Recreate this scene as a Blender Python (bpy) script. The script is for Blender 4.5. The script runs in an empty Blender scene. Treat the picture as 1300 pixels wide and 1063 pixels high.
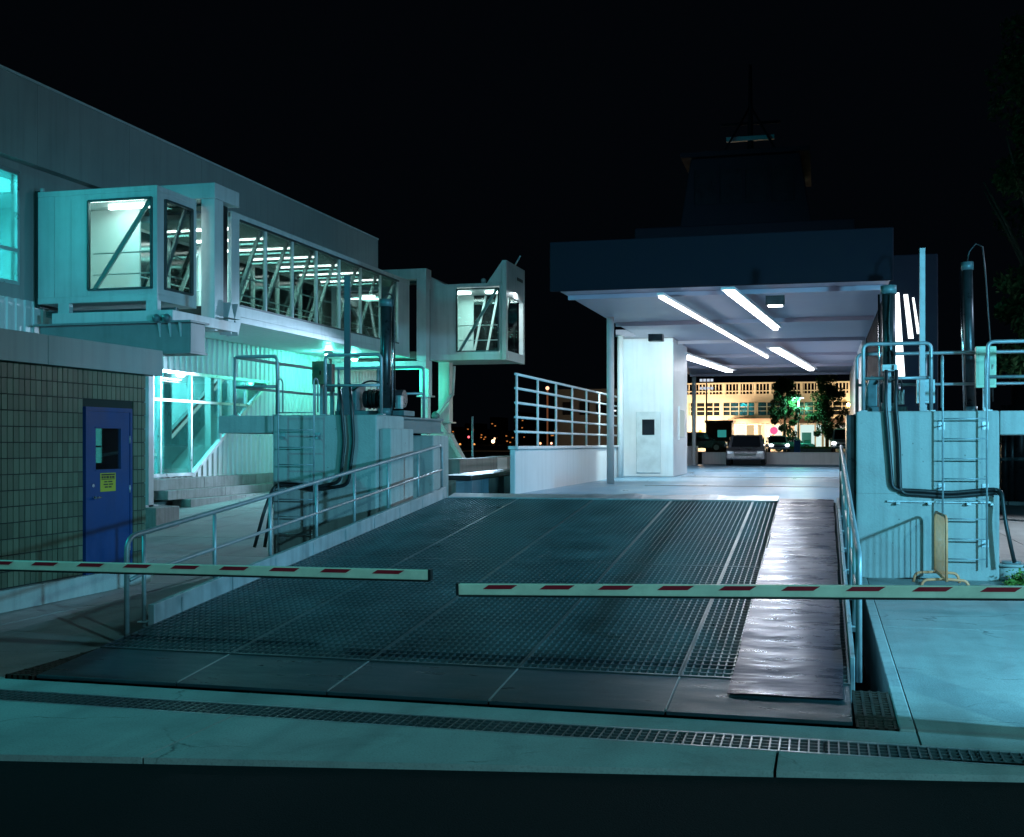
import bpy, bmesh, math, random
from mathutils import Vector, Matrix
random.seed(7)
sc = bpy.context.scene
COL = sc.collection

# ------------------------------------------------------------------ camera, world, light, exposure
EYE = 2.1
TH = math.atan(395 / 1500)
cS, sS = math.cos(TH), math.sin(TH)
cd = bpy.data.cameras.new('camera'); cam = bpy.data.objects.new('camera', cd); COL.objects.link(cam)
cam.location = (0, 0, EYE); cam.rotation_euler = (math.pi / 2, 0, TH)
cd.sensor_width = 36; cd.lens = 36 * 1500 / 1300; cd.shift_y = 31.5 / 1300
cd.clip_start = 0.1; cd.clip_end = 5000
sc.camera = cam
sc.view_settings.view_transform = 'Standard'; sc.view_settings.look = 'None'
sc.view_settings.exposure = 0.0; sc.view_settings.gamma = 1.0; sc.view_settings.use_curve_mapping = False
w = bpy.data.worlds.new('World'); sc.world = w; w.use_nodes = True
bg = w.node_tree.nodes['Background']
bg.inputs['Color'].default_value = (0.35, 0.6, 1.0, 1); bg.inputs['Strength'].default_value = 0.002
sc.cycles.use_denoising = True
sc.cycles.max_bounces = 8; sc.cycles.transparent_max_bounces = 16
sc.cycles.sample_clamp_indirect = 4.0
sc.cycles.caustics_reflective = False; sc.cycles.caustics_refractive = False

def lamp(name, loc, power, col, radius=0.15, spot=None, to=None, blend=0.6):
    l = bpy.data.lights.new(name, 'SPOT' if spot else 'POINT')
    l.energy = power; l.color = col; l.shadow_soft_size = radius
    o = bpy.data.objects.new(name, l); COL.objects.link(o); o.location = loc
    if spot:
        l.spot_size = math.radians(spot); l.spot_blend = blend
        o.rotation_euler = (Vector(to) - Vector(loc)).to_track_quat('-Z', 'Y').to_euler()
    return o
def area(name, loc, to, sx, sy, power, col):
    l = bpy.data.lights.new(name, 'AREA'); l.shape = 'RECTANGLE'; l.size = sx; l.size_y = sy
    l.energy = power; l.color = col
    o = bpy.data.objects.new(name, l); COL.objects.link(o); o.location = loc
    dv = Vector(to) - Vector(loc)
    if abs(dv.x) + abs(dv.y) > 1e-3: o.rotation_euler = dv.to_track_quat('-Z', 'Y').to_euler()
    return o
# yard lamps standing outside the frame
lamp('yard_lamp_left', (-15.5, 7.0, 9.5), 2200, (0.008, 0.86, 1.0), 0.12, 130, (-9, 19, 2), .5)
lamp('yard_lamp_right', (9.0, 8.5, 4.2), 10500, (0.165, 0.67, 0.99), 0.20, 90, (3.6, 15.0, 0.0), .55)
lamp('quay_lamp_far', (9, 24, 8), 1100, (0.60, 0.74, 1.0), 0.15, 120, (-8, 26, 2.0), .4)
lamp('road_lamp_behind', (7.5, -1, 6.5), 3800, (0.25, 0.83, 0.97), 0.15, 84, (1.2, 8.8, 0), .6)
lamp('back_yard_lamp', (8.5, 30, 6.5), 3000, (0.72, 0.86, 1.0), 0.15, 110, (5.5, 29, 0), .4)
lamp('quay_flood_left', (-11.2, 39.6, 4.7), 9000, (0.48, 0.74, 1.0), 0.12, 54, (-13.5, 27, 0.2), .4)

# ------------------------------------------------------------------ pixel helpers (photograph is 1300 x 1063)
def _r(px): return (px - 650) / 1500
def onX(px, py, X):
    d = X / (_r(px) * cS - sS); return Vector((X, d * (_r(px) * sS + cS), EYE - (py - 563) / 1500 * d))
def onY(px, py, Y):
    d = Y / (_r(px) * sS + cS); return Vector((d * (_r(px) * cS - sS), Y, EYE - (py - 563) / 1500 * d))
def onZ(px, py, z):
    d = (EYE - z) * 1500 / (py - 563); return Vector((d * (_r(px) * cS - sS), d * (_r(px) * sS + cS), z))

# ------------------------------------------------------------------ materials
MATS = {}
def mat(name, col, rough=0.6, metal=0.0, var=0.18, scale=3.0, bump=0.0, bscale=40.0, streak=0.0, spots=0.0,
        spot_col=(0.02, 0.02, 0.02), aniso=(1, 1, 1), crack=0.0, pits=0.0, grit=0.0, emit=None, estr=0.0, spec=0.5):
    if name in MATS: return MATS[name]
    m = bpy.data.materials.new(name); m.use_nodes = True; MATS[name] = m
    nt = m.node_tree; N, L = nt.nodes, nt.links
    b = N['Principled BSDF']
    b.inputs['Metallic'].default_value = metal; b.inputs['Roughness'].default_value = rough
    b.inputs['Specular IOR Level'].default_value = spec
    tc = N.new('ShaderNodeNewGeometry')
    mp = N.new('ShaderNodeMapping'); mp.inputs['Scale'].default_value = aniso
    L.new(tc.outputs['Position'], mp.inputs['Vector'])
    n1 = N.new('ShaderNodeTexNoise'); n1.inputs['Scale'].default_value = scale; n1.inputs['Detail'].default_value = 8
    n1.inputs['Roughness'].default_value = 0.62
    L.new(mp.outputs['Vector'], n1.inputs['Vector'])
    mr = N.new('ShaderNodeMapRange'); mr.inputs[1].default_value = 0.25; mr.inputs[2].default_value = 0.75
    mr.inputs[3].default_value = 1 - var; mr.inputs[4].default_value = 1 + var
    L.new(n1.outputs['Fac'], mr.inputs[0])
    mul = N.new('ShaderNodeVectorMath'); mul.operation = 'SCALE'
    mul.inputs[0].default_value = col[:3]; L.new(mr.outputs[0], mul.inputs['Scale'])
    out = mul.outputs['Vector']
    if name == 'glazed_wall_tile':
        oi = N.new('ShaderNodeObjectInfo'); om = N.new('ShaderNodeMapRange'); om.inputs[3].default_value = 0.72; om.inputs[4].default_value = 1.18
        L.new(oi.outputs['Random'], om.inputs[0]); ov = N.new('ShaderNodeVectorMath'); ov.operation = 'SCALE'
        L.new(out, ov.inputs[0]); L.new(om.outputs[0], ov.inputs['Scale']); out = ov.outputs['Vector']
    def dark(fac_sock, amount, c2):
        nonlocal out
        mx = N.new('ShaderNodeMix'); mx.data_type = 'RGBA'
        sc_ = N.new('ShaderNodeMath'); sc_.operation = 'MULTIPLY'; sc_.inputs[1].default_value = amount
        L.new(fac_sock, sc_.inputs[0]); L.new(sc_.outputs[0], mx.inputs[0])
        L.new(out, mx.inputs[6]); mx.inputs[7].default_value = (*c2, 1); out = mx.outputs[2]
    if streak:
        m2 = N.new('ShaderNodeMapping'); m2.inputs['Scale'].default_value = (3.5, 3.5, 0.22)
        L.new(tc.outputs['Position'], m2.inputs['Vector'])
        n2 = N.new('ShaderNodeTexNoise'); n2.inputs['Scale'].default_value = 2.0; n2.inputs['Detail'].default_value = 6
        L.new(m2.outputs['Vector'], n2.inputs['Vector'])
        r2 = N.new('ShaderNodeMapRange'); r2.inputs[1].default_value = 0.48; r2.inputs[2].default_value = 0.72
        L.new(n2.outputs['Fac'], r2.inputs[0]); dark(r2.outputs[0], streak, tuple(c * 0.35 for c in col))
    if spots:
        v = N.new('ShaderNodeTexNoise'); v.inputs['Scale'].default_value = 1.7; v.inputs['Detail'].default_value = 10
        v.inputs['Roughness'].default_value = 0.75; v.inputs['Distortion'].default_value = 0.6
        L.new(tc.outputs['Position'], v.inputs['Vector'])
        r3 = N.new('ShaderNodeMapRange'); r3.inputs[1].default_value = 0.53; r3.inputs[2].default_value = 0.68
        L.new(v.outputs['Fac'], r3.inputs[0]); dark(r3.outputs[0], spots, spot_col)
    if grit:
        g1 = N.new('ShaderNodeTexNoise'); g1.inputs['Scale'].default_value = 55; g1.inputs['Detail'].default_value = 3
        L.new(tc.outputs['Position'], g1.inputs['Vector'])
        g2 = N.new('ShaderNodeMapRange'); g2.inputs[1].default_value = 0.5; g2.inputs[2].default_value = 0.75
        L.new(g1.outputs['Fac'], g2.inputs[0]); dark(g2.outputs[0], grit, tuple(c * 0.45 for c in col))
        t1 = N.new('ShaderNodeMapping'); t1.inputs['Scale'].default_value = (2.2, 0.16, 1); L.new(tc.outputs['Position'], t1.inputs['Vector'])
        t2 = N.new('ShaderNodeTexNoise'); t2.inputs['Scale'].default_value = 1.0; t2.inputs['Detail'].default_value = 7; L.new(t1.outputs['Vector'], t2.inputs['Vector'])
        t3 = N.new('ShaderNodeMapRange'); t3.inputs[1].default_value = 0.5; t3.inputs[2].default_value = 0.72
        L.new(t2.outputs['Fac'], t3.inputs[0]); dark(t3.outputs[0], grit * 0.9, tuple(c * 0.4 for c in col))
    if crack:
        wn = N.new('ShaderNodeTexNoise'); wn.inputs['Scale'].default_value = 2.5; wn.inputs['Detail'].default_value = 5; L.new(tc.outputs['Position'], wn.inputs['Vector'])
        wa = N.new('ShaderNodeVectorMath'); wa.operation = 'MULTIPLY_ADD'; wa.inputs[1].default_value = (0.5, 0.5, 0.5)
        L.new(wn.outputs['Color'], wa.inputs[0]); L.new(tc.outputs['Position'], wa.inputs[2])
        vo = N.new('ShaderNodeTexVoronoi'); vo.feature = 'DISTANCE_TO_EDGE'; vo.inputs['Scale'].default_value = 0.33; L.new(wa.outputs[0], vo.inputs['Vector'])
        c3 = N.new('ShaderNodeMapRange'); c3.inputs[1].default_value = 0.0; c3.inputs[2].default_value = 0.006; c3.inputs[3].default_value = 1; c3.inputs[4].default_value = 0
        L.new(vo.outputs['Distance'], c3.inputs[0])
        c4 = N.new('ShaderNodeMapRange'); c4.inputs[1].default_value = 0.48; c4.inputs[2].default_value = 0.6; L.new(n1.outputs['Fac'], c4.inputs[0])
        c5 = N.new('ShaderNodeMath'); c5.operation = 'MULTIPLY'; L.new(c3.outputs[0], c5.inputs[0]); L.new(c4.outputs[0], c5.inputs[1])
        dark(c5.outputs[0], crack, (0.04, 0.04, 0.038))
    if pits:
        vp = N.new('ShaderNodeTexVoronoi'); vp.inputs['Scale'].default_value = 5.5; L.new(tc.outputs['Position'], vp.inputs['Vector'])
        p3 = N.new('ShaderNodeMapRange'); p3.inputs[1].default_value = 0.04; p3.inputs[2].default_value = 0.09; p3.inputs[3].default_value = 1; p3.inputs[4].default_value = 0
        L.new(vp.outputs['Distance'], p3.inputs[0]); dark(p3.outputs[0], pits, tuple(c * 0.3 for c in col))
    L.new(out, b.inputs['Base Color'])
    rr = N.new('ShaderNodeMapRange'); rr.inputs[1].default_value = 0.3; rr.inputs[2].default_value = 0.7
    rr.inputs[3].default_value = max(0.03, rough - 0.12); rr.inputs[4].default_value = min(1, rough + 0.12)
    L.new(n1.outputs['Fac'], rr.inputs[0]); L.new(rr.outputs[0], b.inputs['Roughness'])
    if bump:
        n3 = N.new('ShaderNodeTexNoise'); n3.inputs['Scale'].default_value = bscale; n3.inputs['Detail'].default_value = 5
        L.new(mp.outputs['Vector'], n3.inputs['Vector'])
        bp = N.new('ShaderNodeBump'); bp.inputs['Strength'].default_value = bump; bp.inputs['Distance'].default_value = 0.02
        L.new(n3.outputs['Fac'], bp.inputs['Height']); L.new(bp.outputs['Normal'], b.inputs['Normal'])
    if emit:
        b.inputs['Emission Color'].default_value = (*emit, 1); b.inputs['Emission Strength'].default_value = estr
    return m
def glass(name, tint=(0.85, 0.95, 0.95), refl=1.0):
    m = bpy.data.materials.new(name); m.use_nodes = True; nt = m.node_tree; N, L = nt.nodes, nt.links
    N.remove(N['Principled BSDF'])
    t = N.new('ShaderNodeBsdfTransparent'); t.inputs[0].default_value = (*tint, 1)
    g = N.new('ShaderNodeBsdfGlossy'); g.inputs['Roughness'].default_value = 0.02
    fr = N.new('ShaderNodeFresnel'); fr.inputs[0].default_value = 1.5
    ml = N.new('ShaderNodeMath'); ml.operation = 'MULTIPLY'; ml.inputs[1].default_value = refl
    mx = N.new('ShaderNodeMixShader'); L.new(fr.outputs[0], ml.inputs[0]); L.new(ml.outputs[0], mx.inputs[0])
    L.new(t.outputs[0], mx.inputs[1]); L.new(g.outputs[0], mx.inputs[2])
    L.new(mx.outputs[0], N['Material Output'].inputs[0]); return m
def glow(name, col, s):
    m = bpy.data.materials.new(name); m.use_nodes = True; nt = m.node_tree
    nt.nodes.remove(nt.nodes['Principled BSDF']); e = nt.nodes.new('ShaderNodeEmission')
    e.inputs[0].default_value = (*col, 1); e.inputs[1].default_value = s
    nt.links.new(e.outputs[0], nt.nodes['Material Output'].inputs[0]); return m

M_APRON = mat('apron_concrete', (0.33, 0.33, 0.315), 0.85, var=0.20, scale=1.3, bump=0.25, bscale=60, spots=0.35, spot_col=(0.13, 0.13, 0.12), crack=0.8, grit=0.45)
M_PIER = mat('pier_concrete', (0.37, 0.37, 0.355), 0.85, var=0.13, scale=2.0, bump=0.3, bscale=35, streak=0.35, spots=0.22, spot_col=(0.16, 0.15, 0.13), pits=0.7)
M_OLD = mat('old_concrete', (0.27, 0.265, 0.25), 0.9, var=0.25, scale=2.4, bump=0.4, bscale=30, streak=0.55, spots=0.4, spot_col=(0.09, 0.085, 0.08))
M_ASPH = mat('asphalt', (0.012, 0.012, 0.013), 0.95, var=0.5, scale=30, bump=0.8, bscale=90, spec=0.1)
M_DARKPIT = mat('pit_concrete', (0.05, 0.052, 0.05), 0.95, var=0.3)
M_GALV = mat('galvanised_steel', (0.50, 0.53, 0.55), 0.42, 0.75, var=0.22, scale=9, bump=0.06, bscale=25)
M_RAIL = mat('rail_steel', (0.32, 0.35, 0.37), 0.46, 0.45, var=0.2, scale=8, spots=0.2, spot_col=(0.12, 0.09, 0.07))
M_GRATE = mat('grating_steel', (0.15, 0.20, 0.21), 0.38, 0.8, var=0.18, scale=1.2, spots=0.2, spot_col=(0.08, 0.08, 0.08))
M_PLATE = mat('tread_plate', (0.040, 0.075, 0.090), 0.36, 0.4, var=0.35, scale=2.6, bump=0.22, bscale=70, spots=0.5, spot_col=(0.03, 0.028, 0.026), aniso=(0.7, 3, 1), spec=0.3)
M_SHEET = mat('worn_steel_sheet', (0.036, 0.028, 0.048), 0.31, 0.35, var=0.4, scale=2.5, bump=0.25, bscale=6, aniso=(0.7, 2.2, 1), spots=0.4, spot_col=(0.03, 0.027, 0.03), spec=0.25)
M_KERB = mat('ramp_kerb_steel', (0.40, 0.44, 0.46), 0.5, 0.55, var=0.2, scale=4, streak=0.4)
M_WHITE = mat('white_panel', (0.56, 0.57, 0.575), 0.45, var=0.10, scale=1.5, streak=0.22, spots=.12, spot_col=(.3, .3, .3))
M_GREY = mat('grey_panel', (0.50, 0.52, 0.53), 0.45, var=0.07, scale=1.2, streak=0.12)
M_FASCIA = mat('fascia_metal', (0.32, 0.335, 0.33), 0.5, var=0.08, scale=1.4, streak=0.2)
M_GIRD = mat('girder_grey', (0.22, 0.23, 0.235), 0.55, var=.12, streak=.2)
M_CORR = mat('corrugated_cladding', (0.66, 0.67, 0.66), 0.5, var=0.06, scale=2, streak=0.12)
M_TILE = mat('glazed_wall_tile', (0.10, 0.122, 0.082), 0.4, var=0.16, scale=0.9)
M_GROUT = mat('dark_grout', (0.025, 0.025, 0.022), 0.95)
M_BLUE = mat('blue_door_paint', (0.001, 0.040, 0.15), 0.5, var=0.15, scale=3, spots=.25, spot_col=(.004, .02, .08), streak=.2)
M_YSIGN = mat('yellow_sign', (0.42, 0.36, 0.03), 0.5, var=0.08)
M_BLACK = mat('black_rubber', (0.018, 0.018, 0.02), 0.45, var=0.2)
M_DKSTEEL = mat('dark_steel', (0.05, 0.055, 0.06), 0.35, 0.6, var=0.3, scale=6)
M_MACH = mat('machine_paint', (0.10, 0.16, 0.17), 0.45, 0.2, var=0.25, scale=6, spots=0.3)
M_CHROME = mat('chrome_rod', (0.75, 0.75, 0.78), 0.12, 1.0, var=0.05)
M_BOOM = mat('boom_paint', (0.82, 0.74, 0.58), 0.45, var=0.14, scale=5, spots=0.28, spot_col=(0.3, 0.3, 0.25))
M_STRIPE = mat('red_stripe_film', (0.42, 0.015, 0.03), 0.4, var=0.12, scale=8)
M_YEL = mat('yellow_barricade_paint', (0.92, 0.30, 0.14), 0.5, var=0.2, scale=9, spots=0.25, spot_col=(0.2, 0.1, 0.04))
M_GLASS = glass('window_glass', (0.86, 0.95, 0.94), 0.8)
M_TUBE = glow('fluorescent_tube', (0.90, 1.0, 0.97), 13.0)
M_INT = mat('interior_white', (0.62, 0.68, 0.66), 0.6, var=0.05)
M_CARPET = mat('interior_floor', (0.16, 0.18, 0.18), 0.8)
M_TRUSS = mat('truss_white', (0.66, 0.70, 0.69), 0.4, var=0.05)
M_FRAME = mat('window_frame_dark', (0.06, 0.075, 0.08), 0.45, 0.4)
M_ALU = mat('aluminium_frame', (0.55, 0.57, 0.58), 0.35, 0.7)
M_CYANROOM = mat('cyan_lit_room', (0.60, 0.70, 0.70), 0.7, var=0.05)
M_FERRYW = mat('ferry_white_paint', (0.68, 0.69, 0.70), 0.4, var=0.08, scale=1.6, streak=0.15)
M_FERRYC = mat('ferry_ceiling_paint', (0.40, 0.36, 0.44), 0.5, var=0.10, scale=1.1)
M_FDECK = mat('ferry_deck_paint', (0.15, 0.31, 0.43), 0.38, var=0.15, scale=1.6, spots=0.18, spot_col=(0.16, 0.25, 0.3), aniso=(1, 0.4, 1))
M_FTOP = mat('ferry_shade_navy', (0.008, 0.009, 0.016), 0.75, var=.15, spec=.12)  # near-black navy; the unlit darkness of the upper works is in the colour
M_HULL = mat('ferry_hull_blue', (0.05, 0.13, 0.24), 0.4)
M_GRASS = mat('grass_green', (0.05, 0.12, 0.03), 0.9, var=0.4, scale=20)
M_LEAF = mat('leaf_green', (0.035, 0.085, 0.026), 0.6, var=0.5, scale=3.0)
M_BARK = mat('bark', (0.06, 0.045, 0.03), 0.9)
M_FARWALL = mat('far_facade', (0.62, 0.56, 0.46), 0.75, var=0.10, scale=0.8)
M_FARGLASS = mat('far_dark_glass', (0.012, 0.015, 0.02), 0.08, 0.0, var=0.2)
M_FARFRAME = mat('far_window_frame', (0.62, 0.56, 0.45), 0.6)

# ------------------------------------------------------------------ mesh builder
ORG = {}
def setp(o, label=None, cat=None, group=None, kind=None):
    if label: o['label'] = label
    if cat: o['category'] = cat
    if group: o['group'] = group
    if kind: o['kind'] = kind
    return o
def thing(name, loc, label=None, cat=None, group=None, kind=None):
    o = bpy.data.objects.new(name, None); COL.objects.link(o); o.location = loc; o.empty_display_size = 0.2
    ORG[o] = Vector(loc); return setp(o, label, cat, group, kind)
class MB:
    def __init__(s): s.v = []; s.f = []; s.m = []; s.sm = []
    def face(s, pts, m=0, smooth=False):
        i = len(s.v); s.v += [tuple(p) for p in pts]; s.f.append(tuple(range(i, i + len(pts)))); s.m.append(m); s.sm.append(smooth); return s
    def _hex(s, P, m=0):
        i = len(s.v); s.v += [tuple(p) for p in P]
        for q in ((0, 3, 2, 1), (4, 5, 6, 7), (0, 1, 5, 4), (1, 2, 6, 5), (2, 3, 7, 6), (3, 0, 4, 7)):
            s.f.append(tuple(i + k for k in q)); s.m.append(m); s.sm.append(False)
        return s
    def box(s, x0, x1, y0, y1, z0, z1, m=0):
        if x0 > x1: x0, x1 = x1, x0
        if y0 > y1: y0, y1 = y1, y0
        if z0 > z1: z0, z1 = z1, z0
        return s._hex([(x0, y0, z0), (x1, y0, z0), (x1, y1, z0), (x0, y1, z0), (x0, y0, z1), (x1, y0, z1), (x1, y1, z1), (x0, y1, z1)], m)
    def hexa(s, P, m=0): return s._hex(P, m)
    def bar(s, p, q, w, h, m=0, up=(0, 0, 1)):
        p, q = Vector(p), Vector(q); d = (q - p).normalized(); up = Vector(up)
        a = d.cross(up)
        if a.length < 1e-4: a = d.cross(Vector((0, 1, 0)))
        a.normalize(); b = a.cross(d).normalized(); a *= w / 2; b *= h / 2
        return s._hex([p - a - b, p + a - b, q + a - b, q - a - b, p - a + b, p + a + b, q + a + b, q - a + b], m)
    def tube(s, path, r, n=8, m=0, r1=None):
        P = [Vector(p) for p in path]; K = len(P); i0 = len(s.v); ref = None
        for k in range(K):
            t = (P[min(k + 1, K - 1)] - P[max(k - 1, 0)]).normalized()
            if ref is None:
                ref = t.cross(Vector((0, 0, 1)))
                if ref.length < 1e-3: ref = t.cross(Vector((0, 1, 0)))
            a = (ref - t * ref.dot(t)).normalized(); ref = a; b = t.cross(a)
            rr = r if r1 is None else r + (r1 - r) * k / (K - 1)
            for j in range(n):
                an = 2 * math.pi * j / n; s.v.append(tuple(P[k] + a * math.cos(an) * rr + b * math.sin(an) * rr))
        for k in range(K - 1):
            for j in range(n):
                s.f.append((i0 + k * n + j, i0 + k * n + (j + 1) % n, i0 + (k + 1) * n + (j + 1) % n, i0 + (k + 1) * n + j)); s.m.append(m); s.sm.append(True)
        s.f.append(tuple(i0 + j for j in range(n))[::-1]); s.m.append(m); s.sm.append(False)
        s.f.append(tuple(i0 + (K - 1) * n + j for j in range(n))); s.m.append(m); s.sm.append(False)
        return s
    def ball(s, c, r, m=0, nu=10, nv=6, sz=1.0):
        c = Vector(c); i0 = len(s.v)
        for a in range(nv + 1):
            ph = math.pi * a / nv
            for b in range(nu):
                t = 2 * math.pi * b / nu
                s.v.append((c.x + r * math.sin(ph) * math.cos(t), c.y + r * math.sin(ph) * math.sin(t), c.z + r * sz * math.cos(ph)))
        for a in range(nv):
            for b in range(nu):
                s.f.append((i0 + a * nu + b, i0 + (a + 1) * nu + b, i0 + (a + 1) * nu + (b + 1) % nu, i0 + a * nu + (b + 1) % nu)); s.m.append(m); s.sm.append(True)
        return s
    def prism(s, poly, off, m=0):
        """poly: list of 3D points (planar), off: extrusion vector"""
        off = Vector(off); A = [Vector(p) for p in poly]; B = [p + off for p in A]; n = len(A); i = len(s.v)
        s.v += [tuple(p) for p in A + B]
        s.f.append(tuple(range(i, i + n))[::-1]); s.f.append(tuple(range(i + n, i + 2 * n))); s.m += [m, m]; s.sm += [False, False]
        for k in range(n):
            s.f.append((i + k, i + (k + 1) % n, i + n + (k + 1) % n, i + n + k)); s.m.append(m); s.sm.append(False)
        return s
    def mesh(s, name, mats, org=Vector((0, 0, 0))):
        me = bpy.data.meshes.new(name); me.from_pydata([tuple(Vector(p) - org) for p in s.v], [], s.f)
        for mm in (mats if isinstance(mats, (list, tuple)) else [mats]): me.materials.append(mm)
        me.polygons.foreach_set('material_index', s.m); me.polygons.foreach_set('use_smooth', s.sm)
        bm = bmesh.new(); bm.from_mesh(me); bmesh.ops.recalc_face_normals(bm, faces=bm.faces); bm.to_mesh(me); bm.free()
        me.update(); return me
    def build(s, name, mats, parent=None, bevel=0, label=None, cat=None, group=None, kind=None, loc=None):
        org = ORG[parent] if parent else (Vector(loc) if loc else Vector((0, 0, 0)))
        me = s.mesh(name, mats, org); o = bpy.data.objects.new(name, me); COL.objects.link(o)
        if parent: o.parent = parent
        else: o.location = org
        ORG[o] = org
        if bevel:
            b = o.modifiers.new('bevel', 'BEVEL'); b.width = bevel; b.segments = 2; b.limit_method = 'ANGLE'
        return setp(o, label, cat, group, kind)
def inst(name, me, loc, parent):
    o = bpy.data.objects.new(name, me); COL.objects.link(o); o.parent = parent; o.location = Vector(loc) - ORG[parent]; ORG[o] = ORG[parent]; return o
def arc(c, u, v, r, a0, a1, n=6):
    c, u, v = Vector(c), Vector(u), Vector(v)
    return [c + u * r * math.cos(a0 + (a1 - a0) * i / n) + v * r * math.sin(a0 + (a1 - a0) * i / n) for i in range(n + 1)]
def rounded(pts, r=0.12, n=5):
    P = [Vector(p) for p in pts]; out = [P[0]]
    for i in range(1, len(P) - 1):
        a, b, c = P[i - 1], P[i], P[i + 1]
        d1 = (a - b).normalized(); d2 = (c - b).normalized(); k = min(r, (a - b).length / 2, (c - b).length / 2)
        p0, p1 = b + d1 * k, b + d2 * k
        for t in range(n + 1):
            t = t / n; out.append(p0 * (1 - t) ** 2 + b * 2 * t * (1 - t) + p1 * t * t)
    out.append(P[-1]); return out
def sag(p, q, s, n=10):
    p, q = Vector(p), Vector(q)
    return [p.lerp(q, i / n) - Vector((0, 0, s * 4 * (i / n) * (1 - i / n))) for i in range(n + 1)]

# ================================================================== SETTING
def gh(x, y):          # height of the quay left of the ramp
    return max(0.0, min(1.0, (y - 20) / 22.0)) * 1.0 if x < -7 else 0.0
water = MB().face([(-900, -40, -1.4), (900, -40, -1.4), (900, 3000, -1.4), (-900, 3000, -1.4)]).build(
    'water', mat('harbour_water', (0.004, 0.010, 0.012), 0.12, var=0.2, scale=0.4, bump=0.5, bscale=1.2), kind='structure')
EL = onZ(0, 958, 0); ER = onZ(1300, 985, 0)
def edgeY(x): return EL.y + (x - EL.x) * (ER.y - EL.y) / (ER.x - EL.x)
road = MB(); road.box(-60, 40, -30, 10.5, -1.2, -0.25).face([(-60, -30, -0.035), (40, -30, -0.035), (40, edgeY(12) - 0.03, -0.035), (12, edgeY(12) - .03, -0.035), (-16, edgeY(-16) - .03, -0.035), (-60, edgeY(-16) - .03, -0.035)])
road.build('road', M_ASPH, kind='structure')
base = MB()
base.box(-40, -7.12, 8.66, 46, -1.3, -0.2).box(0.66, 30, 8.66, 60, -1.3, -0.2).box(-7.12, 0.66, 8.66, 9.06, -1.3, -0.2)
apron = base.build('concrete_apron', M_DARKPIT, kind='structure')
def slab(x0, x1, y0, y1, g=0.010, zf=None):
    zf = zf or gh; x0 += g; x1 -= g; y0 += g; y1 -= g
    t = random.uniform(-0.002, 0.002)
    m = MB(); m.hexa([(x0, y0, zf(x0, y0) - .18), (x1, y0, zf(x1, y0) - .18), (x1, y1, zf(x1, y1) - .18), (x0, y1, zf(x0, y1) - .18),
                     (x0, y0, zf(x0, y0) + t), (x1, y0, zf(x1, y0) + t), (x1, y1, zf(x1, y1) + t), (x0, y1, zf(x0, y1) + t)])
    m.build('slab', M_APRON, apron)
# strip between road and drain
for x0, x1 in ((-13, -8.8), (-8.8, -4.4), (-4.4, -0.3), (-0.3, 3.6), (3.6, 8)):
    m = MB(); P = [(x0 + .01, edgeY(x0), 0), (x1 - .01, edgeY(x1), 0), (x1 - .01, 8.26, 0), (x0 + .01, 8.26, 0)]
    m.hexa([(p[0], p[1], -.2) for p in P] + P); m.build('slab', M_APRON, apron)
for x0, x1 in ((-13, -7.1), (-7.1, 0.66), (0.66, 3.2), (3.2, 8)):
    slab(x0, x1, 8.66, 9.06 if x1 <= 0.7 and x0 > -7.2 else 9.55, 0.008)
ys = [9.55, 11.4, 13.4, 15.75, 18.4, 20, 22.5, 25.5, 28.5, 31.5, 34.5, 38, 42, 46]
xs = [-7.12, -9.2, -11.6, -14.2, -17.1]
for i in range(len(ys) - 1):
    for j in range(len(xs) - 1): slab(xs[j + 1], xs[j], ys[i], ys[i + 1], 0.008)
MB().face([(-40, 9.6, -.03), (-17.1, 9.6, -.03), (-17.1, 20, -.03), (-17.1, 42, 0.97), (-17.1, 46, .97), (-40, 46, .97)]).build('slab', M_APRON, apron)
for y0, y1 in ((9.55, 14.2), (14.2, 19.5), (19.5, 25), (25, 31), (31, 38), (38, 46)):
    for x0, x1 in ((0.66 if y0 < 19 else 2.7, 4.0), (4.0, 9.0), (9.0, 16.0)): slab(x0, x1, y0, y1, 0.007)
# pit under ramp
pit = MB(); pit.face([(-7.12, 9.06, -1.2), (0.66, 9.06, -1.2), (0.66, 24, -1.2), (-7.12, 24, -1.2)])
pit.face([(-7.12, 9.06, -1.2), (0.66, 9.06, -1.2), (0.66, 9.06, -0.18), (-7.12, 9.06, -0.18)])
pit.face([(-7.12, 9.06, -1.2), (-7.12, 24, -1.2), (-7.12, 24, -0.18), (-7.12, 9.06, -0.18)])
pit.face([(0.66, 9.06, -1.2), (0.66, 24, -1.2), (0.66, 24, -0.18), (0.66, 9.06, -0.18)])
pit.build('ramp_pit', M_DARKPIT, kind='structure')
# kerb edging right of the ramp
MB().box(0.54, 0.655, 9.08, 19.28, -0.9, 0.012).build('kerb_edging', M_PIER, bevel=0.012, kind='structure')

# ------------------------------------------------------------------ trench drain
dr = thing('trench_drain', (-2, 8.46, 0), 'long galvanised trench drain grating across the concrete in front of the ramp', 'drain')
fr = MB().box(-12.9, 8, 8.262, 8.285, -.2, .002).box(-12.9, 8, 8.635, 8.658, -.2, .002).build('frame', M_GALV, dr)
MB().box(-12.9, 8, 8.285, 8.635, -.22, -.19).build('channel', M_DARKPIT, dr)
k = 0; x = -12.9
while x < 4:
    m = MB(); x1 = min(x + 0.99, 8)
    for i in range(15):
        xx = x + 0.03 + i * 0.066; m.box(xx - .006, xx + .006, 8.288, 8.632, -.035, 0)
    for yy in (8.295, 8.375, 8.46, 8.545, 8.625): m.box(x + .004, x + .985, yy - .005, yy + .005, -.034, -.002)
    m.build('grate_panel', M_GRATE, dr); x += 0.993

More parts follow.
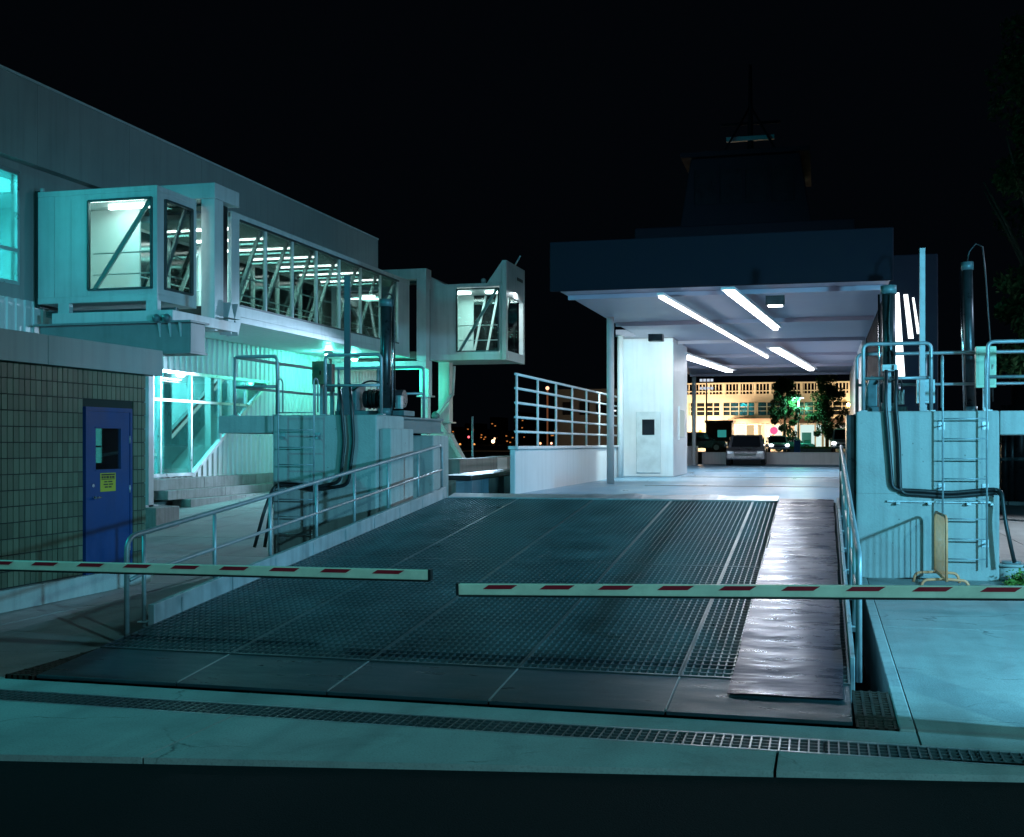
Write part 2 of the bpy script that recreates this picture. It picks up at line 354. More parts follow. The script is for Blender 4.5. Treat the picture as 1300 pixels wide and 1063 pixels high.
# ------------------------------------------------------------------ corner grates
def grate(name, x0, x1, y0, y1, z, label):
    m = MB(); y = y0
    while y < y1: m.box(x0, x1, y, y + .022, z - .05, z + random.uniform(0, .012)); y += .085
    x = x0
    while x <= x1 + .001: m.box(x, x + .022, y0, y1, z - .045, z + .004); x += (x1 - x0 - .022) / 4
    m.build(name, mat('rusty_grate', (0.055, 0.04, 0.032), 0.8, 0.4, var=0.5, scale=12), label=label, cat='grate')
grate('corner_grate', -7.10, -6.84, 9.1, 10.75, 0.02, 'dark rusty corner grate strip at the left front of the ramp')
grate('corner_grate', 0.235, 0.53, 9.1, 10.45, 0.0, 'dark square-mesh corner grate at the right front of the ramp')

# ================================================================== LOADING RAMP
RX0, RX1, RY0, RY1 = -6.8, 0.22, 9.1, 21.0
def zr(y): return 0.03 + 0.0887 * (y - 9.1)
ramp = thing('loading_ramp', (-3.3, 9.1, 0), 'wide steel grating vehicle ramp rising towards the ferry', 'ramp')
seam = [-6.8, -5.4, -4.0, -2.6, -1.18, 0.22]
for a, b in zip(seam[:-1], seam[1:]):
    m = MB(); y0, y1 = 9.12, 10.06; a2, b2 = a + .008, b - .008
    m.hexa([(a2, y0, zr(y0) - .03), (b2, y0, zr(y0) - .03), (b2, y1, zr(y1) - .03), (a2, y1, zr(y1) - .03),
            (a2, y0, zr(y0)), (b2, y0, zr(y0)), (b2, y1, zr(y1)), (a2, y1, zr(y1))])
    m.build('front_plate', M_PLATE, ramp, bevel=.004)
    if a > -6.7: MB().hexa([(a - .008, y0 + .03, zr(y0) - .01), (a + .008, y0 + .03, zr(y0) - .01), (a + .008, y1, zr(y1) - .01), (a - .008, y1, zr(y1) - .01), (a - .006, y0 + .03, zr(y0 + .03) + .005), (a + .006, y0 + .03, zr(y0 + .03) + .005), (a + .006, y1, zr(y1) + .005), (a - .006, y1, zr(y1) + .005)]).build('seam_strip', M_GALV, ramp)
for a, b in zip(seam[:-1], seam[1:]):
    m = MB(); y0, y1 = 10.09, 20.95; n = 20
    for i in range(n + 1):
        x = a + .012 + (b - a - .024) * i / n; edge = i in (0, n); wd = .0065 if not edge else .009
        m.hexa([(x - wd, y0, zr(y0) - .06), (x + wd, y0, zr(y0) - .06), (x + wd, y1, zr(y1) - .06), (x - wd, y1, zr(y1) - .06),
                (x - wd, y0, zr(y0) + .004 * edge), (x + wd, y0, zr(y0) + .004 * edge), (x + wd, y1, zr(y1) + .004 * edge), (x - wd, y1, zr(y1) + .004 * edge)])
    y = y0
    while y < y1:
        z = zr(y); m.box(a + .013, b - .013, y, y + .014, z - .045, z + .006); y += 0.125
    for y in (y0 + .01, 15.0, y1 - .02): m.box(a + .012, b - .012, y, y + .03, zr(y) - .06, zr(y) + .006)
    m.build('grating_panel', M_GRATE, ramp)
for x in (-6.6, -4.7, -2.9, -1.0, 0.05):
    MB().hexa([(x - .06, 9.2, -.5), (x + .06, 9.2, -.5), (x + .06, 20.9, .55), (x - .06, 20.9, .55),
               (x - .06, 9.2, zr(9.2) - .08), (x + .06, 9.2, zr(9.2) - .08), (x + .06, 20.9, zr(20.9) - .08), (x - .06, 20.9, zr(20.9) - .08)]).build('girder', M_DKSTEEL, ramp)
for i in range(7):
    y = 10 + i * 1.75; MB().box(-6.55, 0, y, y + .1, zr(y) - .35, zr(y) - .09).build('cross_beam', M_DKSTEEL, ramp)
# left kerb plate
m = MB(); y0, y1 = 11.05, 21.0
m.hexa([(-6.87, y0, zr(y0) - .15), (-6.80, y0, zr(y0) - .15), (-6.80, y1, zr(y1) - .15), (-6.87, y1, zr(y1) - .15),
        (-6.87, y0, zr(y0) + .2), (-6.80, y0, zr(y0) + .2), (-6.80, y1, zr(y1) + .2), (-6.87, y1, zr(y1) + .2)])
for i in range(9):
    y = 11.6 + i * 1.15; m.box(-6.797, -6.79, y, y + .03, zr(y), zr(y) + .17)
m.build('kerb_plate', M_KERB, ramp, bevel=.006)
y0, y1 = 10.6, 21.0
for i in range(8):
    a = y0 + i * 1.3; b = a + 1.25
    MB().hexa([(.225, a, zr(a) - .3), (.265, a, zr(a) - .3), (.265, b, zr(b) - .3), (.225, b, zr(b) - .3),
               (.225, a, zr(a) + .09), (.265, a, zr(a) + .09), (.265, b, zr(b) + .09), (.225, b, zr(b) + .09)]).build('kerb_plate', M_KERB, ramp, bevel=.006)
# overlapping steel sheets down the right side
def sheet(x0, x1, y0, y1, lift0, lift1, seed):
    rnd = random.Random(seed); nx, ny = 14, max(8, int((y1 - y0) * 9)); m = MB(); V = []
    ph = rnd.uniform(0, 6)
    for j in range(ny + 1):
        for i in range(nx + 1):
            u = i / nx; y = y0 + (y1 - y0) * j / ny; x = x0 + (x1 - x0) * u + 0.006 * math.sin(y * 3 + ph)
            z = zr(y) + lift0 + (lift1 - lift0) * j / ny + 0.008 * math.sin(y * 17.0 + ph) * math.exp(-((u - .38) / .18) ** 2) \
                + .002 * math.sin(u * 9 + y * 1.2 + ph) + .0025 * math.sin(y * 6.1)
            V.append((x, y, z))
    for j in range(ny):
        for i in range(nx):
            q = [j * (nx + 1) + i, j * (nx + 1) + i + 1, (j + 1) * (nx + 1) + i + 1, (j + 1) * (nx + 1) + i]
            m.f.append(tuple(q)); m.m.append(0); m.sm.append(True)
    m.v = V
    o = m.build('side_sheet', M_SHEET, ramp); s = o.modifiers.new('thickness', 'SOLIDIFY'); s.thickness = .006; s.offset = -1; es = o.modifiers.new('split', 'EDGE_SPLIT'); es.split_angle = math.radians(35)
sheet(-0.74, 0.16, 9.62, 13.35, .010, .034, 1)
sheet(-0.74, 0.17, 13.30, 16.2, .020, .040, 2)
sheet(-0.73, 0.165, 16.1, 18.0, .022, .045, 3)
sheet(-0.74, 0.17, 17.9, 21.15, .022, .035, 4)
# end lip
m = MB(); nseg = 40
for i in range(nseg):
    a = -6.75 + 6.0 * i / nseg; b = a + 6.0 / nseg
    def lz(x): return 0.045 + (.022 * math.sin(x * 2.3) ** 2 + .012 * math.sin(x * 9) if x > -4.6 else 0)
    za, zb = zr(21) + lz(a), zr(21) + lz(b)
    m.hexa([(a, 20.96, zr(20.96) - .02), (b, 20.96, zr(20.96) - .02), (b, 21.35, zb - .03), (a, 21.35, za - .03),
            (a, 20.96, zr(20.96) + .025), (b, 20.96, zr(20.96) + .025), (b, 21.35, zb + .03), (a, 21.35, za + .03)])
m.build('end_lip', M_GALV, ramp)
# railings (parts of the ramp)
def ramp_rail(x, ys, lead):
    first = ys[0]
    top = rounded([(x, lead, .02), (x, lead, zr(lead) + .95), (x, ys[-1], zr(ys[-1]) + .96), (x, ys[-1], zr(ys[-1]) - .1)], .16)
    r = MB().tube(top, .028, 10).build('railing', M_RAIL, ramp)
    MB().tube(rounded([(x, lead + .04, zr(lead) + .5), (x, lead + .3, zr(lead + .3) + .52), (x, ys[-1], zr(ys[-1]) + .5)], .05), .022, 8).build('mid_rail', M_RAIL, r)
    for y in ys[:-1]:
        MB().tube([(x, y, zr(y) - .05), (x, y, zr(y) + .94)], .024, 8).build('post', M_RAIL, r)
        MB().box(x - .05, x + .05, y - .05, y + .05, zr(y) + .0, zr(y) + .012).build('foot_plate', M_GALV, r)
ramp_rail(-6.95, [11.1, 12.6, 14.05, 15.5, 16.9, 18.35, 19.85, 21.2], 10.78)
ramp_rail(0.30, [12.1, 13.55, 15.0, 16.5, 17.95, 19.4, 21.2], 10.72)

# ================================================================== BARRIER BOOMS
def boom(p, q, h, label, cab):
    p, q = Vector(p), Vector(q); d = (q - p).normalized()
    t = thing('barrier_arm', cab, label, 'barrier arm', 'red and white barrier arms across the ramp approach')
    MB().bar(p, q, .05, h).build('beam', M_BOOM, t, bevel=.006)
    MB().bar(q - d * .002, q + d * .02, .056, h + .008).build('end_cap', M_BLACK, t)
    MB().bar(p - Vector((0, 0, h / 2 + .008)), q - Vector((0, 0, h / 2 + .008)), .035, .014).build('rubber_edge', M_BLACK, t)
    L = (q - p).length; s = 0.20; n = Vector((0, -.0255, 0)); up = Vector((0, 0, 1)); me = None
    while s + .5 < L:
        a = q - d * s; b = q - d * (s + .28)
        if a.x > b.x: a, b = b, a
        e = Vector((1, 0, 0)) * .05
        MB().prism([a + up * (h * .04) + n, b + up * (h * .04) - e + n, b + up * (h * .42) + n, a + up * (h * .42) + e + n], (0, -.002, 0)).build('red_stripe', M_STRIPE, t); s += .455
    c = Vector(cab)
    MB().box(c.x - .17, c.x + .17, c.y - .02, c.y + .34, 0, 1.2).build('cabinet', mat('barrier_cabinet', (.55, .35, .05), .5), t, bevel=.02)
    return t
lt = onY(545, 730, 8.95); le = onY(0, 717, 8.95); le2 = lt + (le - lt) * 1.22
boom(le2, lt, .080, 'left red and white barrier arm reaching in from the tiled building side', (le2.x - .1, 9.0, 0))
rt = onY(583, 748, 8.9); re = onY(1300, 752, 8.9); re2 = rt + (re - rt) * 1.08
boom(re2, rt, .088, 'right red and white barrier arm ending over the middle of the ramp', (re2.x + .12, 9.0, 0))

# ================================================================== CONCRETE LIFT PIERS
lp = thing('concrete_pier', (-8.4, 19.3, 0), 'left concrete lift pier with a slab sticking out towards the glazed stair', 'concrete pier')
MB().box(-9.5, -7.52, 19.3, 20.7, -.6, 2.6).build('block', M_PIER, lp, bevel=.03)
MB().box(-7.517, -7.30, 19.42, 20.6, -.6, 2.36).build('ledge', M_PIER, lp, bevel=.02)
MB().box(-10.57, -9.503, 19.3, 23.2, 2.28, 2.595).build('cantilever_slab', M_PIER, lp, bevel=.015)
MB().box(-9.5, -8.6, 20.703, 23.3, 2.28, 2.597).build('deck_slab', M_PIER, lp)
MB().box(-9.3, -7.52, 22.4, 23.4, -.6, 2.26).build('rear_pillar', M_PIER, lp, bevel=.03)
MB().box(-8.55, -7.6, 20.72, 23.3, 2.30, 2.34).box(-8.55, -7.6, 20.72, 23.3, 2.56, 2.598).box(-7.72, -7.66, 20.72, 23.3, 2.34, 2.56).build('steel_beam', M_MACH, lp)
rp = thing('concrete_pier', (1.5, 19.3, 0), 'right concrete lift pier with ladder and hoses, brightly lit', 'concrete pier')
MB().box(.50, 2.60, 19.3, 20.7, -.6, 2.6).build('block', M_PIER, rp, bevel=.03)
MB().box(.36, .495, 19.42, 20.6, -.6, 2.55).build('guide_channel', M_DKSTEEL, rp, bevel=.01)
MB().box(2.603, 6.2, 19.3, 20.7, 2.23, 2.597).build('beam', M_PIER, rp, bevel=.02)
MB().box(4.3, 6.2, 19.3, 20.7, -.6, 2.227).build('outer_pillar', M_PIER, rp, bevel=.02)
MB().box(.55, 2.2, 22.4, 23.4, -.6, 2.55).build('rear_pillar', M_PIER, rp, bevel=.03)
# horizontal pour joint
for p, x0, x1 in ((lp, -9.5, -7.52), (rp, .50, 2.60)):
    MB().box(x0 + .03, x1 - .03, 19.296, 19.304, 1.315, 1.322).build('pour_joint', M_OLD, p)

def ladder(xc, wd, z0, z1, y, label, hoop=.75):
    t = thing('access_ladder', (xc, y, z0), label, 'ladder'); yl = y - .19
    for s in (-1, 1):
        x = xc + s * wd / 2
        MB().tube([(x, yl, z0), (x, yl, z1)] + arc((x, yl + .09, z1 + hoop), (0, -1, 0), (0, 0, 1), .09, 0, math.pi, 8) + [(x, yl + .18, z1 + .05)], .015, 8).build('side_rail', M_RAIL, t)
        for z in (z0 + .35, z0 + 1.2, z0 + 2.15):
            MB().bar((x, yl, z), (x, y - .002, z - .0), .03, .012).box(x - .05, x + .05, y - .012, y - .001, z - .06, z + .06).build('bracket', M_GALV, t)
    z = z0 + .12
    while z < z1 + .05:
        MB().tube([(xc - wd / 2, yl, z), (xc + wd / 2, yl, z)], .011, 6).build('rung', M_RAIL, t); z += .305
lx0, lx1 = onY(353, 0, 19.1).x, onY(398, 0, 19.1).x
ladder((lx0 + lx1) / 2, lx1 - lx0, .08, 2.6, 19.3, 'dim steel ladder up the left concrete pier', .55)
lx0, lx1 = onY(1197, 0, 19.1).x, onY(1253, 0, 19.1).x
ladder((lx0 + lx1) / 2, lx1 - lx0, .22, 2.6, 19.3, 'bright steel ladder casting shadow on the right concrete pier', .75)

def guard(name, runs, label, zt=3.66, zm=3.12):
    """runs: lists of plan points; posts at each point"""
    t = thing(name, (*runs[0][0], 2.6), label, 'guard rail')
    for run in runs:
        P = [(x, y, zt) for x, y in run]
        P = [(run[0][0], run[0][1], 2.6)] + P + [(run[-1][0], run[-1][1], 2.6)]
        MB().tube(rounded(P, .1), .030, 10).build('top_rail', M_RAIL, t)
        MB().tube([(x, y, zm) for x, y in run], .026, 8).build('mid_rail', M_RAIL, t)
        for x, y in run[1:-1]: MB().tube([(x, y, 2.6), (x, y, zt)], .026, 8).build('post', M_RAIL, t)
        for x, y in run: MB().box(x - .06, x + .06, y - .06, y + .06, 2.6, 2.615).build('base_plate', M_GALV, t)
yF, yB = 19.42, 22.9
a = lambda px, y: (onY(px, 0, y).x, y)
guard('guard_rail', [[a(352, yF), a(298, yF), (a(298, yF)[0], 21.2), (a(298, yF)[0], yB), a(430, yB), a(480, yB), a(538, yB)], [a(413, yF), a(484, yF)]],
      'tubular guard rail round the top of the left concrete pier')
guard('guard_rail', [[a(1096, yF), a(1182, yF)], [a(1088, 21.6), (a(1175, 21.6)), a(1255, 21.6), (4.2, 21.6), (6, 21.6)], [a(1254, yF), (3.7, yF), (5.5, yF)]],
      'tubular guard rail round the top of the right concrete pier')

# ---- hydraulic cylinders, guide posts, machinery, hoses
def cyl(p, q, r, label, hose, rod=None):
    t = thing('hydraulic_cylinder', p, label, 'hydraulic cylinder'); p, q = Vector(p), Vector(q)
    MB().tube([p, q], r, 16).build('barrel', M_DKSTEEL, t)
    MB().tube([q - (q - p).normalized() * .10, q + (q - p).normalized() * .04], r * 1.22, 16).build('end_cap', M_MACH, t)
    MB().tube([p, p + (q - p).normalized() * .14], r * 1.25, 16).build('gland', M_MACH, t)
    if rod: MB().tube([p + Vector(rod), q + Vector(rod) - Vector((0, 0, .1))], .018, 8).build('side_pipe', M_CHROME, t)
    MB().tube(hose, .014, 6).build('hose', M_BLACK, t)
pL = onY(489, 528, 20.9); qL = onY(490, 383, 20.9)
cyl((pL.x, pL.y, 2.62), qL, .105, 'dark upright hydraulic cylinder on the left pier', [qL + Vector((-.05, 0, .03))] + arc(qL + Vector((.05, 0, .05)), (-1, 0, 0), (0, 0, 1), .09, 0, math.pi, 8) + [qL + Vector((.15, .05, -.6)), qL + Vector((.16, .05, -1.9))], (.15, -.03, 0))
pR = onY(1129, 517, 20.3); qR = onY(1128, 366, 20.3)
cyl((pR.x, pR.y, 2.62), qR, .105, 'thick black hydraulic cylinder at the left end of the right pier', [qR + Vector((-.02, -.02, .03)), qR + Vector((.02, -.13, -.12)), qR + Vector((.0, -.14, -.6)), qR + Vector((.03, -.14, -1.9))], (-.15, -.02, 0))
pR = onY(1233, 517, 22.0); qR2 = onY(1228, 336, 22.0)
cyl((pR.x, pR.y, 2.6), qR2, .085, 'slender dark hydraulic cylinder with an arched hose on the right pier', [qR2 + Vector((0, 0, .03)), qR2 + Vector((.03, 0, .22)), qR2 + Vector((.14, 0, .36)), qR2 + Vector((.25, 0, .30)), qR2 + Vector((.30, 0, -.2)), qR2 + Vector((.40, 0, -1.7)), qR2 + Vector((.42, 0, -2.4))], (-.11, -.02, 0))
def gpost(px, py, y, label, wd=.12, mt=None):
    p = onY(px, 528, y); q = onY(px, py, y); t = thing('guide_post', (p.x, y, 2.6), label, 'post')
    MB().box(p.x - wd / 2, p.x + wd / 2, y - .02, y + .02, 2.6, q.z).box(p.x - wd / 2, p.x - wd / 2 + .02, y + .021, y + .1, 2.6, q.z).build('channel', mt or M_RAIL, t, bevel=.004)
    MB().box(p.x - .14, p.x + .14, y - .08, y + .14, 2.598, 2.62).build('base_plate', M_GALV, t)
    MB().prism([(p.x - .02, y + .105, 2.62), (p.x - .02, y + .4, 2.62), (p.x - .02, y + .105, 3.1)], (.02, 0, 0)).build('gusset', M_MACH, t)
gpost(441, 350, 20.4, 'tall flat steel guide post on the left pier', mt=mat('purple_grey_steel', (.10, .09, .11), .5, .3))
gpost(1171, 315, 20.3, 'tall pale flat guide post on the right pier', wd=.085)
def unit(x0, x1, y, label):
    t = thing('hydraulic_pump', (x0, y, 2.6), label, 'pump unit'); w_ = x1 - x0
    MB().box(x0, x1, y, y + .6, 2.62, 2.72).build('skid', M_MACH, t, bevel=.01)
    MB().tube([(x0 + w_ * .36, y + .3, 2.95), (x1 - .1, y + .3, 2.95)], .17, 16).build('motor', M_DKSTEEL, t)
    for i in range(7):
        xx = x0 + w_ * (.42 + .06 * i); MB().tube([(xx, y + .3, 2.95), (xx + .015, y + .3, 2.95)], .195, 16).build('cooling_fin', M_DKSTEEL, t)
    MB().prism([(x0, y + .05, 2.72), (x0 + w_ * .3, y + .05, 2.72), (x0 + w_ * .3, y + .05, 3.22), (x0 + w_ * .14, y + .05, 3.25), (x0 + .03, y + .05, 3.05)], (0, .5, 0)).build('reservoir', M_MACH, t, bevel=.02)
    MB().box(x1 - .17, x1 - .05, y - .03, y + .1, 2.75, 3.0).build('valve_block', M_GALV, t, bevel=.01)
    MB().tube(rounded([(x0 + w_ * .25, y + .02, 3.1), (x0 + w_ * .5, y - .05, 3.3), (x0 + w_ * .85, y - .05, 3.2), (x0 + w_ * .9, y, 2.85)], .15), .018, 6).build('pipe', M_BLACK, t)
unit(onY(425, 0, 21).x, onY(513, 0, 21).x, 21.0, 'black hydraulic pump with pipes behind the rail on the left pier')
unit(onY(1098, 0, 20.9).x, onY(1152, 0, 20.9).x, 20.9, 'dark low hydraulic pump beside the black cylinder on the right pier')
def cbox(px0, px1, py0, py1, y, label, col, n2):
    p = onY(px0, py0, y); q = onY(px1, py1, y); t = thing('control_box', ((p.x + q.x) / 2, y, 2.6), label, 'control box')
    MB().box(p.x, q.x, y, y + .16, q.z, p.z).build('enclosure', mat(n2, col, .4, var=.1), t, bevel=.01)
    MB().box(p.x + .03, q.x - .03, y - .012, y - .001, q.z + .04, p.z - .05).build('door', mat(n2 + '_door', tuple(c * .8 for c in col), .4), t, bevel=.006)
    xm = (p.x + q.x) / 2
    MB().box(xm - .03, xm + .03, y + .162, y + .22, 2.6, p.z).build('stand', M_RAIL, t)
    MB().box(q.x - .07, q.x - .05, y - .03, y - .013, (q.z + p.z) / 2 - .04, (q.z + p.z) / 2 + .04).build('latch', M_CHROME, t)
cbox(396, 411, 459, 488, 20.6, 'small khaki control box on a stand beside the left pier ladder', (.12, .13, .06), 'khaki_box')
cbox(412, 421, 462, 497, 20.6, 'narrow dark control box next to the khaki box on the left pier', (.07, .09, .09), 'dark_box')
cbox(1239, 1265, 440, 492, 21.0, 'pale green control box behind the right pier ladder', (.42, .6, .42), 'green_box')
cbox(1164, 1187, 482, 512, 21.2, 'pale low junction box behind the guide post on the right pier', (.5, .6, .62), 'pale_box')
cbox(1120, 1139, 463, 471, 19.55, 'small hose clamp plate above the hoses on the right pier', (.5, .55, .55), 'clamp_box')
def hoses(paths, label, r=.03):
    t = thing('hydraulic_hoses', paths[0][0], label, 'hoses')
    for p in paths: MB().tube(rounded(p, .12), r, 8).build('hose', M_BLACK, t)
    return t
yh = 19.24
P = lambda px, py, y=yh: onY(px, py, y)
h1 = []
for k, (a0, b0) in enumerate(((1124, 622), (1137, 627))):
    h1.append([P(a0 + 1, 470, 19.35), P(a0, 512), P(a0 + 4, 560), P(a0 + 9 - k * 3, b0), P(1165, b0 + 1), P(1205, b0 + 4), P(1262, 621 + k * 5), P(1272, 624 + k * 3, 19.1), P(1276, 660, 19.0), P(1288, 715, 18.9)])
hoses(h1, 'pair of black hydraulic hoses down and across the right concrete pier')
h2 = []
for k in (0, 1):
    h2.append([P(430 + k * 14, 488, 19.5), P(433 + k * 13, 512), P(437 + k * 12, 560), P(432 + k * 10, 612 + k * 4), P(400, 619 + k * 3), P(362, 612 + k * 3), P(347, 618, 19.15), P(335 + k * 8, 650, 19.0), P(323 + k * 13, 695, 18.9)])
hoses(h2, 'pair of black hydraulic hoses down the left concrete pier')
t = thing('pipe_bracket', P(1132, 620), 'small steel pipe bracket holding hoses on the right pier', 'bracket')
MB().box(P(1126, 0).x, P(1262, 0).x, 19.255, 19.298, P(0, 622).z - .03, P(0, 622).z - .005).build('rail', M_GALV, t)
for px in (1140, 1180, 1230, 1260): MB().box(P(px, 0).x - .03, P(px, 0).x + .03, 19.2, 19.295, P(0, 622).z - .06, P(0, 622).z - .031).build('clamp', M_GALV, t)

# ================================================================== TILED UTILITY BUILDING
TX = -9.9
TY1 = onX(185, 0, TX).y
tb = thing('utility_building', (TX, 13, 0), 'low green-tiled utility building with grey fascia and blue door', 'building')
WY0_, WY1_ = onX(120, 0, TX).y, onX(152, 0, TX).y; WZ0_, WZ1_ = onX(135, 596, TX).z, onX(135, 544, TX).z
m = MB(); ti = TX - .2; to_ = TX - .022
m.box(ti, to_, 8.7, WY0_, -.1, 3.3).box(ti, to_, WY1_, TY1, -.1, 3.3).box(ti, to_, WY0_, WY1_, -.1, WZ0_).box(ti, to_, WY0_, WY1_, WZ1_, 3.3)
m.box(-16.9, -16.7, 8.7, TY1, -.1, 3.3).box(-16.7, ti, 8.7, 8.9, -.1, 3.3).box(-16.7, ti, TY1 - .2, TY1, -.1, 3.3).box(-16.7, ti, 8.9, TY1 - .2, 3.1, 3.3).build('wall', M_GROUT, tb)
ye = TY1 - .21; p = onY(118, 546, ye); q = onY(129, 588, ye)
iw = MB().box(p.x, q.x, ye, ye + .005, q.z, p.z + .05).build('pane_glow_panel', glow('pane_glow', (.12, .85, .85), .75), tb)  # added glowing panel for the cyan gleam in the door pane
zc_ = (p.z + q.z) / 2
MB().box(p.x, q.x, ye - .02, ye - .002, zc_ - .012, zc_ + .012).build('glow_panel_bar', M_FRAME, iw)
MB().box(-16.95, TX + .06, 8.65, TY1 + .06, -.1, .27).build('plinth', M_PIER, tb, bevel=.015)
D0, D1 = onX(110, 0, TX).y, onX(163, 0, TX).y; DZ0, DZ1 = .275, onX(135, 523, TX).z
tw, thh = .112, .203
tm = MB().box(-.018, .012, -.0485, .0485, -.0945, .0945).mesh('tile', M_TILE)
slots = []
y = TY1 - .056
rest = MB()
while y > 9.5:
    for r in range(15):
        z = .285 + thh * (r + .5)
        if z > 3.3: continue
        if D0 - .085 < y < D1 + .085 and z < DZ1 + .09: continue
        slots.append((y, z))
    y -= tw
for i, (y, z) in enumerate(slots):
    if i < 300:
        o = inst('tile', tm, (TX - .010 + random.uniform(-.002, .002), y, z), tb)
        o.rotation_euler = (random.uniform(-.006, .006), 0, random.uniform(-.02, .02))
    else: rest.box(TX - .022, TX, y - .0485, y + .0485, z - .0945, z + .0945)
rest.build('tile_field', M_TILE, tb, kind='stuff')
F0 = onX(207, 0, TX + .1).y
yj = [8.4, 11.0, 13.4, F0]
for a0, b0 in zip(yj[:-1], yj[1:]): MB().box(TX - .3, TX + .1, a0 + .006, b0 - .006, 3.13, 3.52).build('fascia', M_FASCIA, tb, bevel=.006)
MB().box(-17, TX - .29, 8.4, F0 - .01, 3.2, 3.49).build('roof', M_FASCIA, tb)
# door
MB().box(TX - .02, TX + .03, D0 - .06, D0 - .002, DZ0, DZ1 + .06).box(TX - .02, TX + .03, D1 + .002, D1 + .06, DZ0, DZ1 + .06).box(TX - .02, TX + .03, D0 - .002, D1 + .002, DZ1 + .002, DZ1 + .06).build('door_frame', M_BLUE, tb)
wy0, wy1 = onX(120, 0, TX).y, onX(152, 0, TX).y; wz0, wz1 = onX(135, 596, TX).z, onX(135, 544, TX).z
dm = MB()
dm.box(TX - .02, TX + .02, D0, wy0, DZ0, DZ1).box(TX - .02, TX + .02, wy1, D1, DZ0, DZ1).box(TX - .02, TX + .02, wy0, wy1, DZ0, wz0).box(TX - .02, TX + .02, wy0, wy1, wz1, DZ1)
door = dm.build('door', M_BLUE, tb)
MB().box(TX - .004, TX + .002, wy0 + .002, wy1 - .002, wz0 + .002, wz1 - .002).build('pane', M_GLASS, door)
for z_ in (wz0 - .02, wz1): MB().box(TX + .0205, TX + .028, wy0 - .02, wy1 + .02, z_, z_ + .02).build('pane_trim', M_BLUE, door)
sy0, sy1 = onX(125.5, 0, TX).y, onX(145, 0, TX).y; sz0, sz1 = onX(135, 624, TX).z, onX(135, 600.5, TX).z
sm_ = MB().box(TX + .021, TX + .025, sy0, sy1, sz0, sz1, 0); H_ = sz1 - sz0; W_ = sy1 - sy0; zz = lambda f: sz1 - H_ * f; yy = lambda f: sy0 + W_ * f
sm_.box(TX + .0252, TX + .0262, yy(.06), yy(.94), zz(.13), zz(.05), 1).box(TX + .0252, TX + .0262, yy(.06), yy(.94), zz(.36), zz(.32), 1)
for f0, f1, a0, b0 in ((.17, .29, .07, .2), (.17, .29, .23, .34), (.17, .29, .38, .55), (.17, .29, .6, .72), (.17, .29, .75, .92), (.44, .51, .25, .45), (.44, .51, .5, .78), (.58, .65, .2, .5), (.58, .65, .55, .82), (.72, .8, .28, .48), (.72, .8, .53, .72)):
    sm_.box(TX + .0252, TX + .0262, yy(a0), yy(b0), zz(f1), zz(f0), 1)
sm_.build('warning_sign', [M_YSIGN, M_BLACK], door, label='yellow warning sign with small black print')
hy = onX(116, 0, TX).y; hz = onX(116, 632, TX).z
MB().tube([(TX + .02, hy, hz), (TX + .07, hy, hz)], .02, 8).tube([(TX + .07, hy - .01, hz), (TX + .075, hy + .12, hz)], .012, 8).build('handle', M_CHROME, door)
MB().tube([(TX + .02, hy, hz + .17), (TX + .035, hy, hz + .17)], .026, 10).build('lock', M_CHROME, door)
for z in (DZ0 + .25, DZ0 + 1.1, DZ1 - .45): MB().tube([(TX + .026, D1 - .004, z), (TX + .026, D1 - .004, z + .11)], .012, 6).build('hinge', M_GALV, door)

# ================================================================== TERMINAL BUILDING
BX = -17.2; BY0, BY1 = 12.0, 44.1; BZ = 10.1; FZ = 8.3
tb2 = thing('terminal_building', (BX, 30, .5), 'large pale terminal building with flat fascia and glazed escalator hall', 'building')
MB().box(BX - 9, BX - .3, BY0, BY1, 9.6, BZ - .02).build('roof', M_FASCIA, tb2)
# fascia panels, far corner chamfered
yj = [BY0 + i * 3.6 for i in range(9)] + [BY1 - .45]
for a0, b0 in zip(yj[:-1], yj[1:]):
    if b0 > a0: MB().box(BX - .15, BX + .25, a0 + .005, b0 - .005, FZ, BZ).build('fascia_panel', M_FASCIA, tb2)
MB().prism([(BX + .25, BY1 - .448, 5.3), (BX, BY1, 5.3), (BX - .3, BY1, 5.3), (BX - .3, BY1 - .448, 5.3)], (0, 0, BZ - 5.3)).build('corner_panel', M_FASCIA, tb2)
MB().box(BX - .2, BX + .28, BY0, BY1 - .45, BZ + .003, BZ + .06).build('roof_edge', M_GREY, tb2)
# upper wall panels with the window opening
WY0, WY1 = onX(-40, 0, BX).y, onX(24, 0, BX).y; WZ0, WZ1 = onX(12, 360, BX).z, 8.1
MB().box(BX - .2, BX, BY0, WY0, 5.3, FZ - .003).build('wall_panel', M_FASCIA, tb2)
MB().box(BX - .2, BX, WY0, WY1, 5.3, WZ0).build('wall_panel', M_FASCIA, tb2)
MB().box(BX - .2, BX, WY0, WY1, WZ1, FZ - .003).build('wall_panel', M_FASCIA, tb2)
y = WY1
while y < BY1 - .5:
    b0 = min(y + 2.4, BY1 - .45); MB().box(BX - .2, BX, y + .005, b0 - .005, 5.3, FZ - .003).build('wall_panel', M_FASCIA, tb2); y = b0
wf = MB()
for yv in (WY0 + .04, WY1 - .04): wf.box(BX - .06, BX + .02, yv - .04, yv + .04, WZ0, WZ1)
zm = onX(12, 316, BX).z
for zv in (WZ0 + .04, zm, WZ1 - .04): wf.box(BX - .06, BX + .018, WY0 + .08, WY1 - .08, zv - .04, zv + .04)
win = wf.build('window', M_ALU, tb2)
MB().box(BX - .03, BX - .02, WY0 + .08, WY1 - .08, WZ0 + .08, WZ1 - .08).build('pane', M_GLASS, win)
